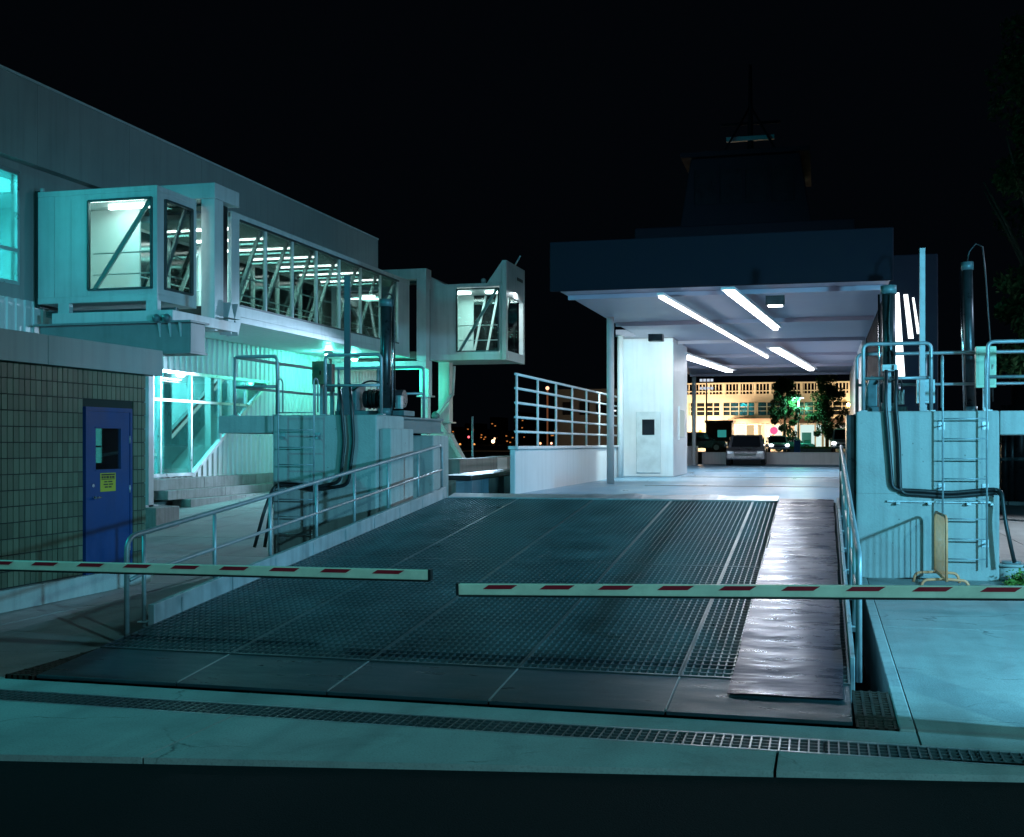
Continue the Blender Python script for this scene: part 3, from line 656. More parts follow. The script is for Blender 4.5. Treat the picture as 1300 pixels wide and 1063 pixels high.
# lit room behind it
m = MB(); m.box(BX - 4.2, BX - 4, WY0 - 1, WY1 + 4, 5.2, 8.4); m.box(BX - 4, BX - .25, WY1 + 3.8, WY1 + 4, 5.2, 8.4); m.box(BX - 4, BX - .25, WY0 - 1, WY1 + 4, 8.2, 8.29); m.box(BX - 4, BX - .25, WY0 - 1, WY1 + 4, 5.2, 5.28); m.box(BX - 4, BX - .25, WY0 - 1.2, WY0 - 1, 5.2, 8.4)
m.build('room_lining', M_CYANROOM, tb2)
area('room_light', (BX - 2, (WY0 + WY1) / 2 + 1, 8.1), (BX - 2, (WY0 + WY1) / 2 + 1, 0), 2.6, 3, 650, (.10, .95, 1.0))
# corrugated lower wall with the stepped escalator window cut out
gz = [onX(197, 473, BX), onX(338, 487, BX)]
GT = 4.05; GB = onX(220, 603, BX).z
GY0 = onX(192, 0, BX).y; GYb = onX(244, 0, BX).y; GY1 = onX(340, 0, BX).y
def cut(y):
    if y < GY0 or y > GY1: return None
    lo = GB if y < GYb else GB + (GT - GB) * (y - GYb) / (GY1 - GYb); return lo
def corr(y): # profile offset
    u = (y / .30) % 1.0; return .0 if u < .55 else .035
step = .05; y = BY0; cm = MB(); xw = BX - .02
ys_ = []
while y < BY1 + .01: ys_.append(y); y += step
LB = 1.15
def wallquad(y0, y1, za0, za1, zb0, zb1):
    cm.face([(xw + corr(y0 + 1e-4), y0, za0), (xw + corr(y1 - 1e-4), y1, za1), (xw + corr(y1 - 1e-4), y1, zb1), (xw + corr(y0 + 1e-4), y0, zb0)])
for y0, y1 in zip(ys_[:-1], ys_[1:]):
    c0, c1 = cut(y0 + 1e-3), cut(y1 - 1e-3)
    if abs(corr(y0 + 1e-4) - corr(y1 - 1e-4)) < 1e-6: pass
    if c0 is None or c1 is None: wallquad(y0, y1, LB, LB, 5.297, 5.297)
    else:
        wallquad(y0, y1, GT, GT, 5.297, 5.297)
        if c0 > LB + .02: wallquad(y0, y1, LB, LB, c0, c1)
cm.build('corrugated_cladding', M_CORR, tb2)
# glazing frame, panes
gm = MB(); fx0, fx1 = BX - .06, BX + .06
O = [(GY0, GB), (GYb, GB), (GY1, GT), (GY0, GT)]
for (ya, za), (yb, zb) in zip(O, O[1:] + O[:1]): gm.bar((BX, ya, za), (BX, yb, zb), .09, .11, up=(1, 0, 0))
zmid = onX(242, 510, BX).z
ymid = GYb + (GY1 - GYb) * (zmid - GB) / (GT - GB)
gm.bar((BX, GY0, zmid), (BX, ymid, zmid), .07, .08, up=(1, 0, 0))
mull = [onX(p, 0, BX).y for p in (203, 242, 279, 312)]
for yv in mull: gm.bar((BX, yv, cut(yv)), (BX, yv, GT), .07, .08, up=(1, 0, 0))
gl = gm.build('glazing_frame', M_ALU, tb2)
vy = [GY0] + mull + [GY1]
for a0, b0 in zip(vy[:-1], vy[1:]):
    for z0, z1 in ((GB, zmid), (zmid, GT)):
        pts = [(a0, max(z0, cut(a0 + 1e-3))), (b0, max(z0, cut(b0 - 1e-3))), (b0, z1), (a0, z1)]
        if pts[0][1] >= z1: continue
        if pts[1][1] > z1: # diagonal leaves through the top
            t_ = (z1 - pts[0][1]) / (pts[1][1] - pts[0][1]); pts = [pts[0], (a0 + (b0 - a0) * t_, z1), (a0, z1)]
        MB().prism([(BX - .01, p[0], p[1]) for p in pts], (-.01, 0, 0)).build('pane', M_GLASS, gl)
# escalator hall inside
m = MB(); m.box(BX - 3.6, BX - 3.4, GY0 - 3, GY1 + 6, .6, 4.9); m.box(BX - 5, BX - .1, GY0 - 3.2, GY0 - 3, .6, 4.9); m.box(BX - 5, BX - .1, GY1 + 6, GY1 + 6.2, .6, 4.9)
m.box(BX - 5, BX - .1, GY0 - 3, GY1 + 6, 4.6, 4.7); m.box(BX - 5, BX - .1, GY0 - 3, GY1 + 6, 1.0, 1.1)
m.build('hall_lining', M_CYANROOM, tb2)
esc = thing('escalator', (BX - 2, GYb, 1.1), 'lit escalator with sloping balustrades seen through the glazed hall', 'escalator')
sl = (GT - GB) / (GY1 - GYb)
def strip(x, dy, z0, z1, th, name, mt):
    ya, yb = GY0 + .9 + dy, GY1 + 2.5 + dy; z = lambda y: GB + sl * (y - (GY0 + 1.2 + dy))
    return MB().hexa([(x - th, ya, z(ya) + z0), (x, ya, z(ya) + z0), (x, yb, z(yb) + z0), (x - th, yb, z(yb) + z0),
                      (x - th, ya, z(ya) + z1), (x, ya, z(ya) + z1), (x, yb, z(yb) + z1), (x - th, yb, z(yb) + z1)]).build(name, mt, esc)
M_ESC = mat('escalator_side', (.22, .36, .38), .3); M_ESCL = glow('escalator_strip_light', (.45, 1, 1), 1.6)
strip(BX - 1.2, 1.2, -.1, .75, .1, 'balustrade', M_ESC); strip(BX - 1.18, 1.2, .78, .86, .14, 'handrail', M_BLACK); strip(BX - 1.12, 1.2, .68, .75, .06, 'light_strip', M_ESCL)
strip(BX - 1.15, 1.2, -.42, -.12, .9, 'truss_cladding', M_INT)
strip(BX - 2.6, .2, .3, 1.0, .1, 'balustrade', M_ESC); strip(BX - 2.55, .2, 1.03, 1.1, .14, 'handrail', M_BLACK); strip(BX - 2.52, .2, .95, 1.0, .05, 'light_strip', M_ESCL)
for px_ in (268, 296):
    yv = onX(px_, 0, BX - .8).y; MB().box(BX - .95, BX - .75, yv - .1, yv + .1, 1.1, 4.6).build('hall_column', M_INT, tb2)
yv = onX(214, 0, BX - .8).y; MB().box(BX - 1.3, BX - .9, yv - .08, yv + .35, 1.1, 4.6).build('hall_column', M_ESC, tb2)
for yv in (GY0 + .5, GY0 + 3.2, GY0 + 6): MB().box(BX - 3, BX - 1.2, yv, yv + .12, 4.5, 4.57).build('ceiling_tube', M_TUBE, tb2)
area('hall_light', (BX - 1.9, GY0 + 4.5, 4.45), (BX - 1.9, GY0 + 4.5, 0), 2, 8, 1050, (.17, .95, 1.0))
area('hall_wall_wash', (BX - .6, GY0 - 1.5, 3.9), (BX - 3.4, GY0 + 4.0, 2.0), .8, 1.2, 500, (.13, .95, 1.0))
# stepped concrete plinth below
pl = thing('concrete_plinth', (BX + .5, 32, .4), 'weathered stepped concrete plinth below the escalator hall wall', 'plinth')
for k, (xo, z0, z1) in enumerate(((.0, .85, 1.15), (.28, .60, .85), (.55, .1, .60))):
    y = 27.0 + k * .7
    while y < 43.8:
        b0 = min(y + 3.1, 44); MB().box(BX - .1 if k == 0 else BX + xo - .28 + .002, BX + .28 + xo, y + .006, b0 - .006, z0 + .002 * k, z1).build('concrete_block', M_OLD, pl, bevel=.012); y = b0
# footing and column under walkway
ft = onZ(225, 660, .12)
MB().box(-15.3, -14.35, 23.4, 24.4, 0, .66).build('concrete_footing', M_OLD, bevel=.02, label='grey concrete footing block under the slim white column', cat='footing')
MB().box(-15.0, -14.75, 23.75, 23.95, .66, 4.05).box(-15.0, -14.75, 23.55, 24.15, .66, .70).build('support_column', M_GREY, label='slim pale column beside the glazed hall on the footing block', cat='column')

# ================================================================== ENCLOSED WALKWAY (boarding bridge)
KX0, KX1, KZ0, KZ1 = -16.9, -14.0, 5.1, 7.75
mulpx = [302, 337.5, 371.5, 402, 431, 458, 483, 505]
mulY = [onX(p, 0, KX1).y for p in mulpx]
WYa, WYb = onX(292, 0, KX1).y, 38.95
gw_z0, gw_z1 = onX(302, 388, KX1).z, onX(302, 280, KX1).z
wk = thing('enclosed_walkway', (KX1, 32, KZ0), 'long white glazed passenger walkway with diagonal braces and lit ceiling tubes', 'walkway')
MB().box(KX0, KX1, WYa, WYb, KZ0, KZ0 + .25).build('floor_frame', M_WHITE, wk)
MB().box(KX0, KX1 - .02, WYa, WYb, KZ0 + .253, KZ0 + .27).build('floor', M_CARPET, wk)
MB().box(KX1 - .05, KX1 + .06, WYa, WYb, KZ0 - .02, KZ0 + .13).build('bottom_flange', M_WHITE, wk, bevel=.01)
MB().box(KX1 - .05, KX1 + .04, WYa, WYb, KZ0 + .135, gw_z0).build('lower_panel', M_WHITE, wk)
MB().box(KX0, KX1, WYa, WYb, KZ1 - .12, KZ1).build('roof', M_WHITE, wk)
MB().box(KX0 + .05, KX1 - .06, WYa, WYb, KZ1 - .16, KZ1 - .123).build('ceiling', M_INT, wk)
MB().box(KX1 - .05, KX1 + .05, WYa, WYb, gw_z1, KZ1 + .02).build('upper_panel', M_WHITE, wk)
MB().box(KX1 - .05, KX1 + .04, WYa, mulY[0], gw_z0, gw_z1).build('end_panel', M_WHITE, wk)
MB().box(KX1 - .05, KX1 + .04, mulY[-1], WYb, gw_z0, gw_z1).build('end_panel', M_WHITE, wk)
# far side wall: posts, panels, dark glass
MB().box(KX0, KX0 + .05, WYa, WYb, KZ0 + .27, gw_z0).box(KX0, KX0 + .05, WYa, WYb, gw_z1 - .1, KZ1 - .16).build('back_wall', M_INT, wk)
for i, (a0, b0) in enumerate(zip(mulY[:-1], mulY[1:])):
    MB().box(KX1 - .02, KX1 - .012, a0 + .03, b0 - .03, gw_z0 + .03, gw_z1 - .03).build('pane', M_GLASS, wk)
    MB().box(KX0 + .02, KX0 + .028, a0 + .08, b0 - .08, gw_z0, gw_z1 - .1).build('pane', mat('black_back_glass', (.004, .008, .010), .04, var=.1), wk)
    MB().bar((KX1 - .10, a0 + .05, gw_z0), (KX1 - .10, b0 - .08, gw_z1), .07, .09, up=(1, 0, 0)).build('brace', M_TRUSS, wk)
    MB().bar((KX0 + .12, a0 + .05, gw_z0), (KX0 + .12, b0 - .08, gw_z1), .07, .09, up=(1, 0, 0)).build('brace', M_TRUSS, wk)
    yc = (a0 + b0) / 2
    MB().box(KX0 + .45, KX1 - .4, yc - .045, yc + .045, KZ1 - .20, KZ1 - .165).build('ceiling_tube', M_TUBE, wk)
    area('walkway_light', (-15.45, yc, KZ1 - .3), (-15.45, yc, 0), 2.0, .25, 40, (.36, 1.0, .90))
for yv in mulY:
    MB().box(KX1 - .06, KX1 + .02, yv - .035, yv + .035, gw_z0, gw_z1).build('mullion', M_TRUSS if yv not in (mulY[0],) else M_FRAME, wk)
    MB().box(KX0 + .0, KX0 + .09, yv - .08, yv + .08, gw_z0, gw_z1).build('back_post', M_TRUSS, wk)
fm = MB().box(KX1 - .03, KX1 + .045, mulY[0], mulY[-1], gw_z0 - .03, gw_z0 + .02).box(KX1 - .03, KX1 + .055, mulY[0], mulY[-1], gw_z1 - .02, gw_z1 + .03)
fm.build('window_frame', M_FRAME, wk)
for z in (KZ0 + .75, KZ0 + 1.2):
    MB().tube([(KX1 - .2, WYa, z), (KX1 - .2, WYb, z)], .02, 6).build('handrail', M_TRUSS, wk)
    MB().tube([(KX0 + .25, WYa, z), (KX0 + .25, WYb, z)], .02, 6).build('handrail', M_TRUSS, wk)
# underside lamps
M_ULAMP = glow('underside_lamp', (.35, 1.0, .85), 30)
for px_, k in ((417, 0), (450, 1)):
    p = onX(px_, 445 if k == 0 else 460, -15.6); p = Vector((-15.6, p.y, KZ0 - .02))
    t = thing('soffit_lamp', p, ['bright round lamp under the walkway near its middle', 'round lamp under the walkway behind the pier mast'][k], 'lamp', 'lamps under the walkway')
    MB().tube([p, p - Vector((0, 0, .08))], .16, 14).build('housing', M_GALV, t)
    MB().ball(p - Vector((0, 0, .09)), .12, sz=.6).build('bulb', M_ULAMP, t)
    lamp('soffit_light', p - Vector((0, 0, .25)), 170 if k == 0 else 100, (.10, 1.0, .78), .1)

def portal(y, x0, x1, z0, z1, label, lip):
    t = thing('portal_frame', (x1, y, z0), label, 'frame')
    MB().box(x1 - .35, x1, y, y + .42, z0, z1).build('jamb', M_WHITE, t, bevel=.01)
    MB().box(x0, x0 + .35, y, y + .42, z0, z1).build('jamb', M_WHITE, t, bevel=.01)
    MB().box(x0, x1 + .02, y - .03, y + .42 + lip, z1 + .003, z1 + .36).build('header', M_WHITE, t, bevel=.01)
    MB().box(x0, x1, y, y + .42, z0 - .28, z0 - .003).build('sill_beam', M_WHITE, t, bevel=.01)
    # bellows
    MB().box(x0 + .1, x0 + .16, y + .43, y + .95, z0 + .1, z1 - .02).box(x1 - .24, x1 - .18, y + .43, y + .95, z0 + .1, z1 - .02).box(x0 + .16, x1 - .24, y + .43, y + .95, z1 - .08, z1 - .02).box(x0 + .16, x1 - .24, y + .43, y + .95, z0 + .1, z0 + .36).build('bellows', M_BLACK, t)
    return t
CY0, CY1 = 22.87, 24.55
portal(CY1 + .25, KX0 - .1, KX1 + .32, KZ0 - .1, KZ1 + .05, 'white portal frame between the near glazed cab and the walkway', .75)
m = thing('bolted_bracket', (KX1 + .2, CY1 + .7, KZ0), 'triangular steel bracket under the near end of the walkway', 'bracket')
for k in (0, .34):
    MB().prism([(KX1 + .1, CY1 + .75 + k, KZ0 - .02), (KX1 + .1, CY1 + 1.05 + k, KZ0 - .02), (KX1 + .1, CY1 + .9 + k, KZ0 + .35)], (.3, 0, 0)).build('plate', M_GREY, m)
    MB().prism([(KX1 + .1, CY1 + .75 + k, KZ0 - .06), (KX1 + .1, CY1 + 1.05 + k, KZ0 - .06), (KX1 + .1, CY1 + .9 + k, KZ0 - .42)], (.3, 0, 0)).build('plate', M_GREY, m)

# ---- near cab
def glazed_face(parent, pts, name='window', brace=True, rail=True, thick=.05):
    """pts: four corners (bl, br, tr, tl) of a glazed opening"""
    bl, br, tr, tl = [Vector(p) for p in pts]; nrm = (br - bl).cross(tl - bl).normalized()
    f = MB()
    for p, q in ((bl, br), (br, tr), (tr, tl), (tl, bl)): f.bar(p, q, .045, .08, up=nrm)
    wdw = f.build(name, M_FRAME, parent)
    MB().prism([bl, br, tr, tl], nrm * .008).build('pane', M_GLASS, wdw)
    inn = -nrm * .12
    if brace: MB().bar(bl + inn + (br - bl) * .04, tr + inn - (br - bl) * .06, .10, .05, up=nrm).build('brace', M_TRUSS if brace == 2 else M_GREY, wdw)
    if rail:
        for f_ in (.18, .42): MB().tube([bl.lerp(tl, f_) + inn * 1.5, br.lerp(tr, f_) + inn * 1.5], .018, 6).build('handrail', M_TRUSS, wdw)
    return wdw
CXl, CXr, CZ0, CZ1 = -17.0, -14.0, 5.35, 7.72
cb = thing('boarding_cab', (-15.5, CY0, CZ0), 'near glazed boarding cab sticking out from the terminal wall at left', 'boarding cab')
MB().box(CXl, CXr, CY0, CY1, CZ1 - .12, CZ1).build('roof', M_WHITE, cb, bevel=.01)
MB().box(CXl, CXr, CY0, CY1, CZ0 - .14, CZ0).build('floor', M_WHITE, cb, bevel=.01)
gx0, gx1 = onY(111, 0, CY0).x, onY(193, 0, CY0).x
nP = 3
for i in range(nP):
    a0 = CXl + (gx0 - CXl) * i / nP; b0 = CXl + (gx0 - CXl) * (i + 1) / nP
    MB().box(a0 + .004, b0 - .004, CY0 + .01, CY0 + .07, CZ0 + .002, CZ1 - .122).build('wall_panel', M_WHITE, cb)
MB().box(gx1 + .02, CXr - .002, CY0 + .002, CY0 + .28, CZ0 + .001, CZ1 - .121).build('corner_post', M_WHITE, cb)
MB().box(gx0, gx1 + .018, CY0 + .01, CY0 + .07, CZ0 + .001, CZ0 + .12).box(gx0, gx1 + .018, CY0 + .01, CY0 + .07, CZ1 - .25, CZ1 - .121).build('rail_panel', M_WHITE, cb)
glazed_face(cb, [(gx0 + .03, CY0, CZ0 + .14), (gx1 - .01, CY0, CZ0 + .14), (gx1 - .01, CY0, CZ1 - .27), (gx0 + .03, CY0, CZ1 - .27)])
MB().box(CXr - .07, CXr - .01, CY0 + .29, CY1, CZ0 + .001, CZ0 + .13).box(CXr - .07, CXr - .01, CY0 + .29, CY1, CZ1 - .25, CZ1 - .121).box(CXr - .07, CXr - .008, CY1 - .2, CY1, CZ0 + .13, CZ1 - .25).build('side_panel', M_WHITE, cb)
glazed_face(cb, [(CXr, CY0 + .32, CZ0 + .15), (CXr, CY1 - .22, CZ0 + .15), (CXr, CY1 - .22, CZ1 - .27), (CXr, CY0 + .32, CZ1 - .27)])
MB().box(CXl, CXl + .05, CY0 + .07, CY1, CZ0, CZ1 - .12).build('back_wall', M_INT, cb)
MB().box(CXl + .06, CXl + 1.55, CY1 - .06, CY1, CZ0 + .003, CZ1 - .125).build('inner_wall', M_INT, cb)
MB().tube([(CXl + .1, CY0 + .03, CZ1), (CXl + .1, CY0 + .03, CZ1 + .08)], .05, 8).build('lifting_lug', M_GREY, cb)
for yv in (CY0 + .35, CY0 + 1.2):
    MB().box(-16.0, -14.6, yv, yv + .1, CZ1 - .2, CZ1 - .125).build('ceiling_tube', M_TUBE, cb)
area('cab_light', (-15.3, (CY0 + CY1) / 2, CZ1 - .25), (-15.3, (CY0 + CY1) / 2, 0), 1.8, 1.0, 26, (.36, 1.0, .92))
MB().box(CXl - .14, CXl - .02, CY0 + .1, CY1, CZ0 - .2, CZ1 + .05).build('rubber_seal', M_BLACK, cb)
# platform frame and girder under the cab
pf = thing('platform_frame', (-15.2, CY0, 4.7), 'welded steel platform frame below the near glazed cab', 'frame')
MB().box(-16.55, -13.55, CY0 - .12, CY0 + .1, 4.75, 4.98).build('front_beam', M_WHITE, pf, bevel=.008)
MB().box(-13.75, -13.55, CY0 + .103, CY1 + 1.1, 4.75, 4.98).build('side_beam', M_WHITE, pf, bevel=.008)
MB().box(-16.55, -16.35, CY0 + .103, CY1 + 1.1, 4.75, 4.98).build('side_beam', M_WHITE, pf, bevel=.008)
for x in (-16.3, -14.1): MB().box(x - .14, x + .14, CY0 - .05, CY0 + .09, 4.983, CZ0 - .143).build('upright', M_WHITE, pf)
MB().box(-17.3, -13.9, CY0 + .6, CY0 + .72, 4.985, 5.12).build('drive_rail', M_MACH, pf)
MB().tube([(-15.9, CY0 + .2, 4.9), (-14.3, CY0 + .2, 4.9)], .05, 8).build('drive_shaft', M_GALV, pf)
gd = thing('support_girder', (-15, CY0, 4.1), 'deep grey box girder under the near glazed cab', 'girder')
MB().box(-16.9, -13.15, CY0 - .06, CY0 + .55, 4.08, 4.70).build('web', M_GIRD, gd, bevel=.01)
MB().box(-17.0, -13.10, CY0 - .16, CY0 + .65, 4.703, 4.746).build('top_flange', M_GIRD, gd)
MB().box(-16.9, -13.12, CY0 - .12, CY0 + .61, 4.035, 4.077).build('bottom_flange', M_GIRD, gd)
for x in (-13.9, -13.65, -13.4):
    MB().prism([(x, CY0 - .062, 4.70), (x, CY0 - .15, 4.70), (x, CY0 - .062, 4.40)], (.03, 0, 0)).build('gusset', M_GREY, gd)
for x in (-13.9, -13.65): MB().ball((x, CY0 - .2, 4.80), .09).build('roller', M_MACH, gd)

# ---- far cab
FY = 40.0
portal(FY - .75, KX0 - .1, KX1 + .55, KZ0 - .1, KZ1 + .12, 'white portal frame where the walkway meets the far cab', .1)
fx0, fx1 = onY(546, 0, FY).x, onY(638, 0, FY).x; fz0, fz1 = onY(600, 457, FY).z, onY(600, 360, FY).z; FYe = onX(660, 0, fx1).y
fc = thing('boarding_cab', (fx0, FY, fz0), 'far boarding cab with lit open end and hood facing the ferry', 'boarding cab')
MB().box(fx0, fx1, FY, FYe, fz1 - .12, fz1).build('roof', M_WHITE, fc, bevel=.01)
MB().box(fx0, fx1, FY, FYe, fz0, fz0 + .22).build('floor', M_WHITE, fc, bevel=.01)
hx0, hx1 = onY(580, 0, FY).x, onY(633, 0, FY).x; hz0, hz1 = onY(600, 446, FY).z, onY(600, 367, FY).z
for i in range(3):
    a0 = fx0 + (hx0 - fx0) * i / 3; b0 = fx0 + (hx0 - fx0) * (i + 1) / 3; MB().box(a0 + .003, b0 - .003, FY + .005, FY + .06, fz0 + .221, fz1 - .121).build('wall_panel', M_WHITE, fc)
MB().box(hx0, hx1, FY + .005, FY + .06, fz0 + .221, hz0 - .03).box(hx1 + .03, fx1, FY + .005, FY + .06, fz0 + .221, fz1 - .121).build('wall_panel', M_WHITE, fc)
MB().prism([(fx0 - .4, FY - .02, fz1 + .35), (fx0, FY - .02, fz1 + .3), (fx0 + .55, FY - .02, fz1), (fx0 - .4, FY - .02, fz1)], (0, 2.2, 0)).build('roof_flashing', M_WHITE, fc)
glazed_face(fc, [(hx0, FY, hz0), (hx1, FY, hz0), (hx1, FY, hz1), (hx0, FY, hz1)])
# back wall with window, inner diagonal braces
MB().box(fx0, fx0 + .9, FYe - .06, FYe, fz0 + .22, fz1 - .12).build('back_wall', M_INT, fc)
MB().box(fx0 + .9, fx1 - .1, FYe - .04, FYe - .03, fz0 + .22, fz1 - .12).build('back_pane', M_GLASS, fc)
for k in range(3): MB().bar((fx0 + .9 + k * .5, FYe - .12, fz0 + .25), (fx0 + 1.4 + k * .45, FYe - .12, fz1 - .15), .07, .07, up=(0, 1, 0)).build('brace', M_TRUSS, fc)
# end frame with hood
hz = onY(638, 331, FY).z; hzf = onX(661, 342, fx1).z
MB().prism([(fx1, FY - .08, fz0 - .02), (fx1 + .16, FY - .08, fz0 - .02), (fx1 + .16, FY - .08, hz), (fx1, FY - .08, hz)], (0, .2, 0)).build('end_jamb', M_WHITE, fc)
MB().box(fx1, fx1 + .16, FYe - .12, FYe + .1, fz0 - .02, hz).build('end_jamb', M_WHITE, fc)
MB().box(fx1, fx1 + .16, FY + .122, FYe - .122, fz1 - .45, hz).build('hood', M_WHITE, fc)
MB().box(fx1, fx1 + .18, FY + .122, FYe - .122, fz0 - .02, fz0 + .3).build('threshold', M_WHITE, fc)
MB().prism([(fx1, FY - .05, fz1 + .003), (fx1, FY - .05, hz - .01), (fx1 - .55, FY - .05, fz1 + .003)], (0, .06, 0)).prism([(fx1, FYe, fz1 + .003), (fx1, FYe, hz - .01), (fx1 - .55, FYe, fz1 + .003)], (0, .06, 0)).build('hood_cheek', M_WHITE, fc)
MB().box(fx1 + .162, fx1 + .18, FY + 1.4, FY + 2.2, fz1 + .25, fz1 + .36).build('name_slot', M_FRAME, fc)
MB().ball((fx1 - .75, FY + .2, fz1 + .1), .1).build('dome', M_GREY, fc)
MB().tube([(fx1 - .2, FYe - .3, hz), (fx1 + .1, FYe - .3, hz + .5)], .03, 6).build('antenna', M_GREY, fc)
for xx in (fx0 + .6, fx0 + 1.7): MB().box(xx, xx + .5, FY + 1.2, FY + 1.4, fz1 - .2, fz1 - .125).build('ceiling_tube', M_TUBE, fc)
area('far_cab_light', ((fx0 + fx1) / 2, FY + 1.4, fz1 - .25), ((fx0 + fx1) / 2, FY + 1.4, 0), 2, 1.4, 30, (.5, 1.0, .9))
area('far_cab_door_light', (fx1 - .35, (FY + FYe) / 2, fz1 - .25), (fx1 - .1, (FY + FYe) / 2, 0), .3, 2, 60, (.8, .95, 1.0))
# support legs
def leg(px0, px1, py0, py1, y, label, green):
    p = onY((px0 + px1) / 2, py1, y); wd = (px1 - px0) / 1500 * y * 1.02; zt = onY(px0, py0, y).z
    t = thing('walkway_support', (p.x, y, p.z), label, 'support')
    zm_ = p.z + (zt - p.z) * .45
    MB().box(p.x - wd / 2, p.x + wd / 2, y, y + wd, zm_, zt).build('outer_tube', M_WHITE, t, bevel=.01)
    MB().box(p.x - wd * .38, p.x + wd * .38, y + wd * .12, y + wd * .88, gh(-10, y), zm_ - .003).build('inner_tube', M_WHITE, t)
    MB().box(p.x - wd * .75, p.x + wd * .75, y - wd * .2, y + wd * 1.2, zm_ - .03, zm_ + .02).build('collar', M_GALV, t)
    return t, p, wd
leg(532, 545, 458, 540, 39.6, 'plain pale support leg behind the end of the left guard rail', False)
lg, p, wd = leg(556, 571, 459, 600, 41.0, 'green-lit telescopic support leg under the far cab', True)
zb = gh(-10, 41)
MB().prism([(p.x - .9, 40.6, zb + .35), (p.x + .95, 40.6, zb + .35), (p.x + .45, 40.6, zb + 1.5), (p.x - .5, 40.6, zb + 1.5)], (0, .12, 0)).build('trestle', M_WHITE, lg, bevel=.01)
for s in (-1, 1): MB().bar((p.x + .4 * s, 40.5, zb + 1.4), (p.x + 1.25 * s, 40.2, zb + .05), .22, .16).build('outrigger', M_WHITE, lg)
MB().box(p.x - .8, p.x + .6, 40.2, 40.58, zb, zb + .34).build('drive_box', M_DKSTEEL, lg)
lamp('leg_light', (p.x - .8, 39.4, 4.3), 70, (.02, 1.0, .55), .08)
s1, s2, s3 = onY(577, 465, 40.8), onY(575, 500, 40.8), onY(553, 528, 40.8); s4 = onY(578, 566, 40.8)
ca = thing('cable_arm', s2, 'folding cable support arm beside the green-lit leg', 'cable arm')
MB().tube([s1, s2], .05, 8).build('drop_tube', M_GREY, ca); MB().bar(s2, s3, .13, .10).build('upper_link', M_GREY, ca); MB().bar(s3, s4, .13, .10).build('lower_link', M_GREY, ca)
MB().ball(s3, .16).build('joint', M_MACH, ca)

# ================================================================== QUAY EDGE, LEFT DOCK WALL
qw = thing('dock_wall', (-7.4, 24, 0), 'steel sheet-pile dock wall running out left of the ferry', 'wall')
y = 23.6
i = 0
while y < 44:
    xo = .0 if i % 2 else .12
    MB().box(-7.55 + xo, -7.20 + xo, y + .01, y + .62, -1.6, 1.32 + .006 * (y - 23)).build('sheet_pile', mat('sheet_pile', (.20, .27, .33), .5, .4, var=.25, scale=2, streak=.4), qw); y += .64; i += 1
MB().hexa([(-7.75, 23.5, 1.33), (-7.05, 23.5, 1.33), (-7.05, 44.2, 1.46), (-7.75, 44.2, 1.46), (-7.75, 23.5, 1.43), (-7.05, 23.5, 1.43), (-7.05, 44.2, 1.56), (-7.75, 44.2, 1.56)]).build('rubber_capping', M_BLACK, qw, bevel=.02)
qp = thing('quay_parapet', (-9, 31, .6), 'low pale concrete parapet at the quay edge past the left pier', 'parapet')
for k in range(4):
    y0 = 27.5 + k * 3.4; MB().box(-8.9, -8.55, y0, y0 + 3.38, gh(-9, y0) - .2, 1.72 + .02 * k).build('block', M_PIER, qp, bevel=.02)
s = onX(633, 585, -8.5); s2 = onX(644, 597, -8.5)
MB().box(-8.545, -8.53, s.y, s2.y + .1, s2.z - .05, s.z + .08).build('notice_board', mat('white_board', (.8, .8, .8), .6, var=.03), label='blank white board fixed to the quay parapet', cat='board')
pb = onY(600, 583, 34)
t = thing('flag_pole', (pb.x, 34, pb.z), 'thin bare pole standing on the quay beyond the far cab', 'pole')
MB().tube([(pb.x, 34, .6), (pb.x, 34, onY(600, 529, 34).z)], .03, 8).build('shaft', M_RAIL, t); MB().box(pb.x - .15, pb.x + .15, 33.85, 34.15, .6, .68).build('base', M_PIER, t)

# ================================================================== FERRY
FX0, FX1, FY0, FY1, FD, FC = -6.3, 1.25, 24.2, 62.0, 1.02, 5.5
fe = thing('car_ferry', (-2.5, 43, 0), 'double-ended car ferry with an open lit vehicle deck and dark wheelhouse', 'ferry')
MB().prism([(FX0, FY0 + 1, -1.5), (FX1 + 1.2, FY0 + 1, -1.5), (FX1 + 1.2, FY1 - 1, -1.5), (FX0, FY1 - 1, -1.5)], (0, 0, 2.35)).build('hull', M_HULL, fe, bevel=.1)
MB().box(FX0, FX1, FY0, FY1, FD - .12, FD).build('deck', M_FDECK, fe)
MB().hexa([(FX0 + .2, 21.45, FD - .06), (FX1 - .9, 21.45, FD - .06), (FX1 - .6, FY0 - .01, FD - .06), (FX0 + .2, FY0 - .01, FD - .06), (FX0 + .2, 21.45, FD - .01), (FX1 - .9, 21.45, FD - .01), (FX1 - .6, FY0 - .01, FD + .02), (FX0 + .2, FY0 - .01, FD + .02)]).build('bow_apron', M_FDECK, fe, bevel=.01)
MB().box(FX0 + .2, FX1 - .2, FY1 + .02, FY1 + .15, FD - .2, FD + .62).build('end_gate', M_FERRYW, fe, bevel=.02)
for y in (30, 38, 46, 54): MB().box(FX0 + 1.9, FX1 - .05, y, y + .06, FD + .001, FD + .012).build('deck_seam', M_GALV, fe)
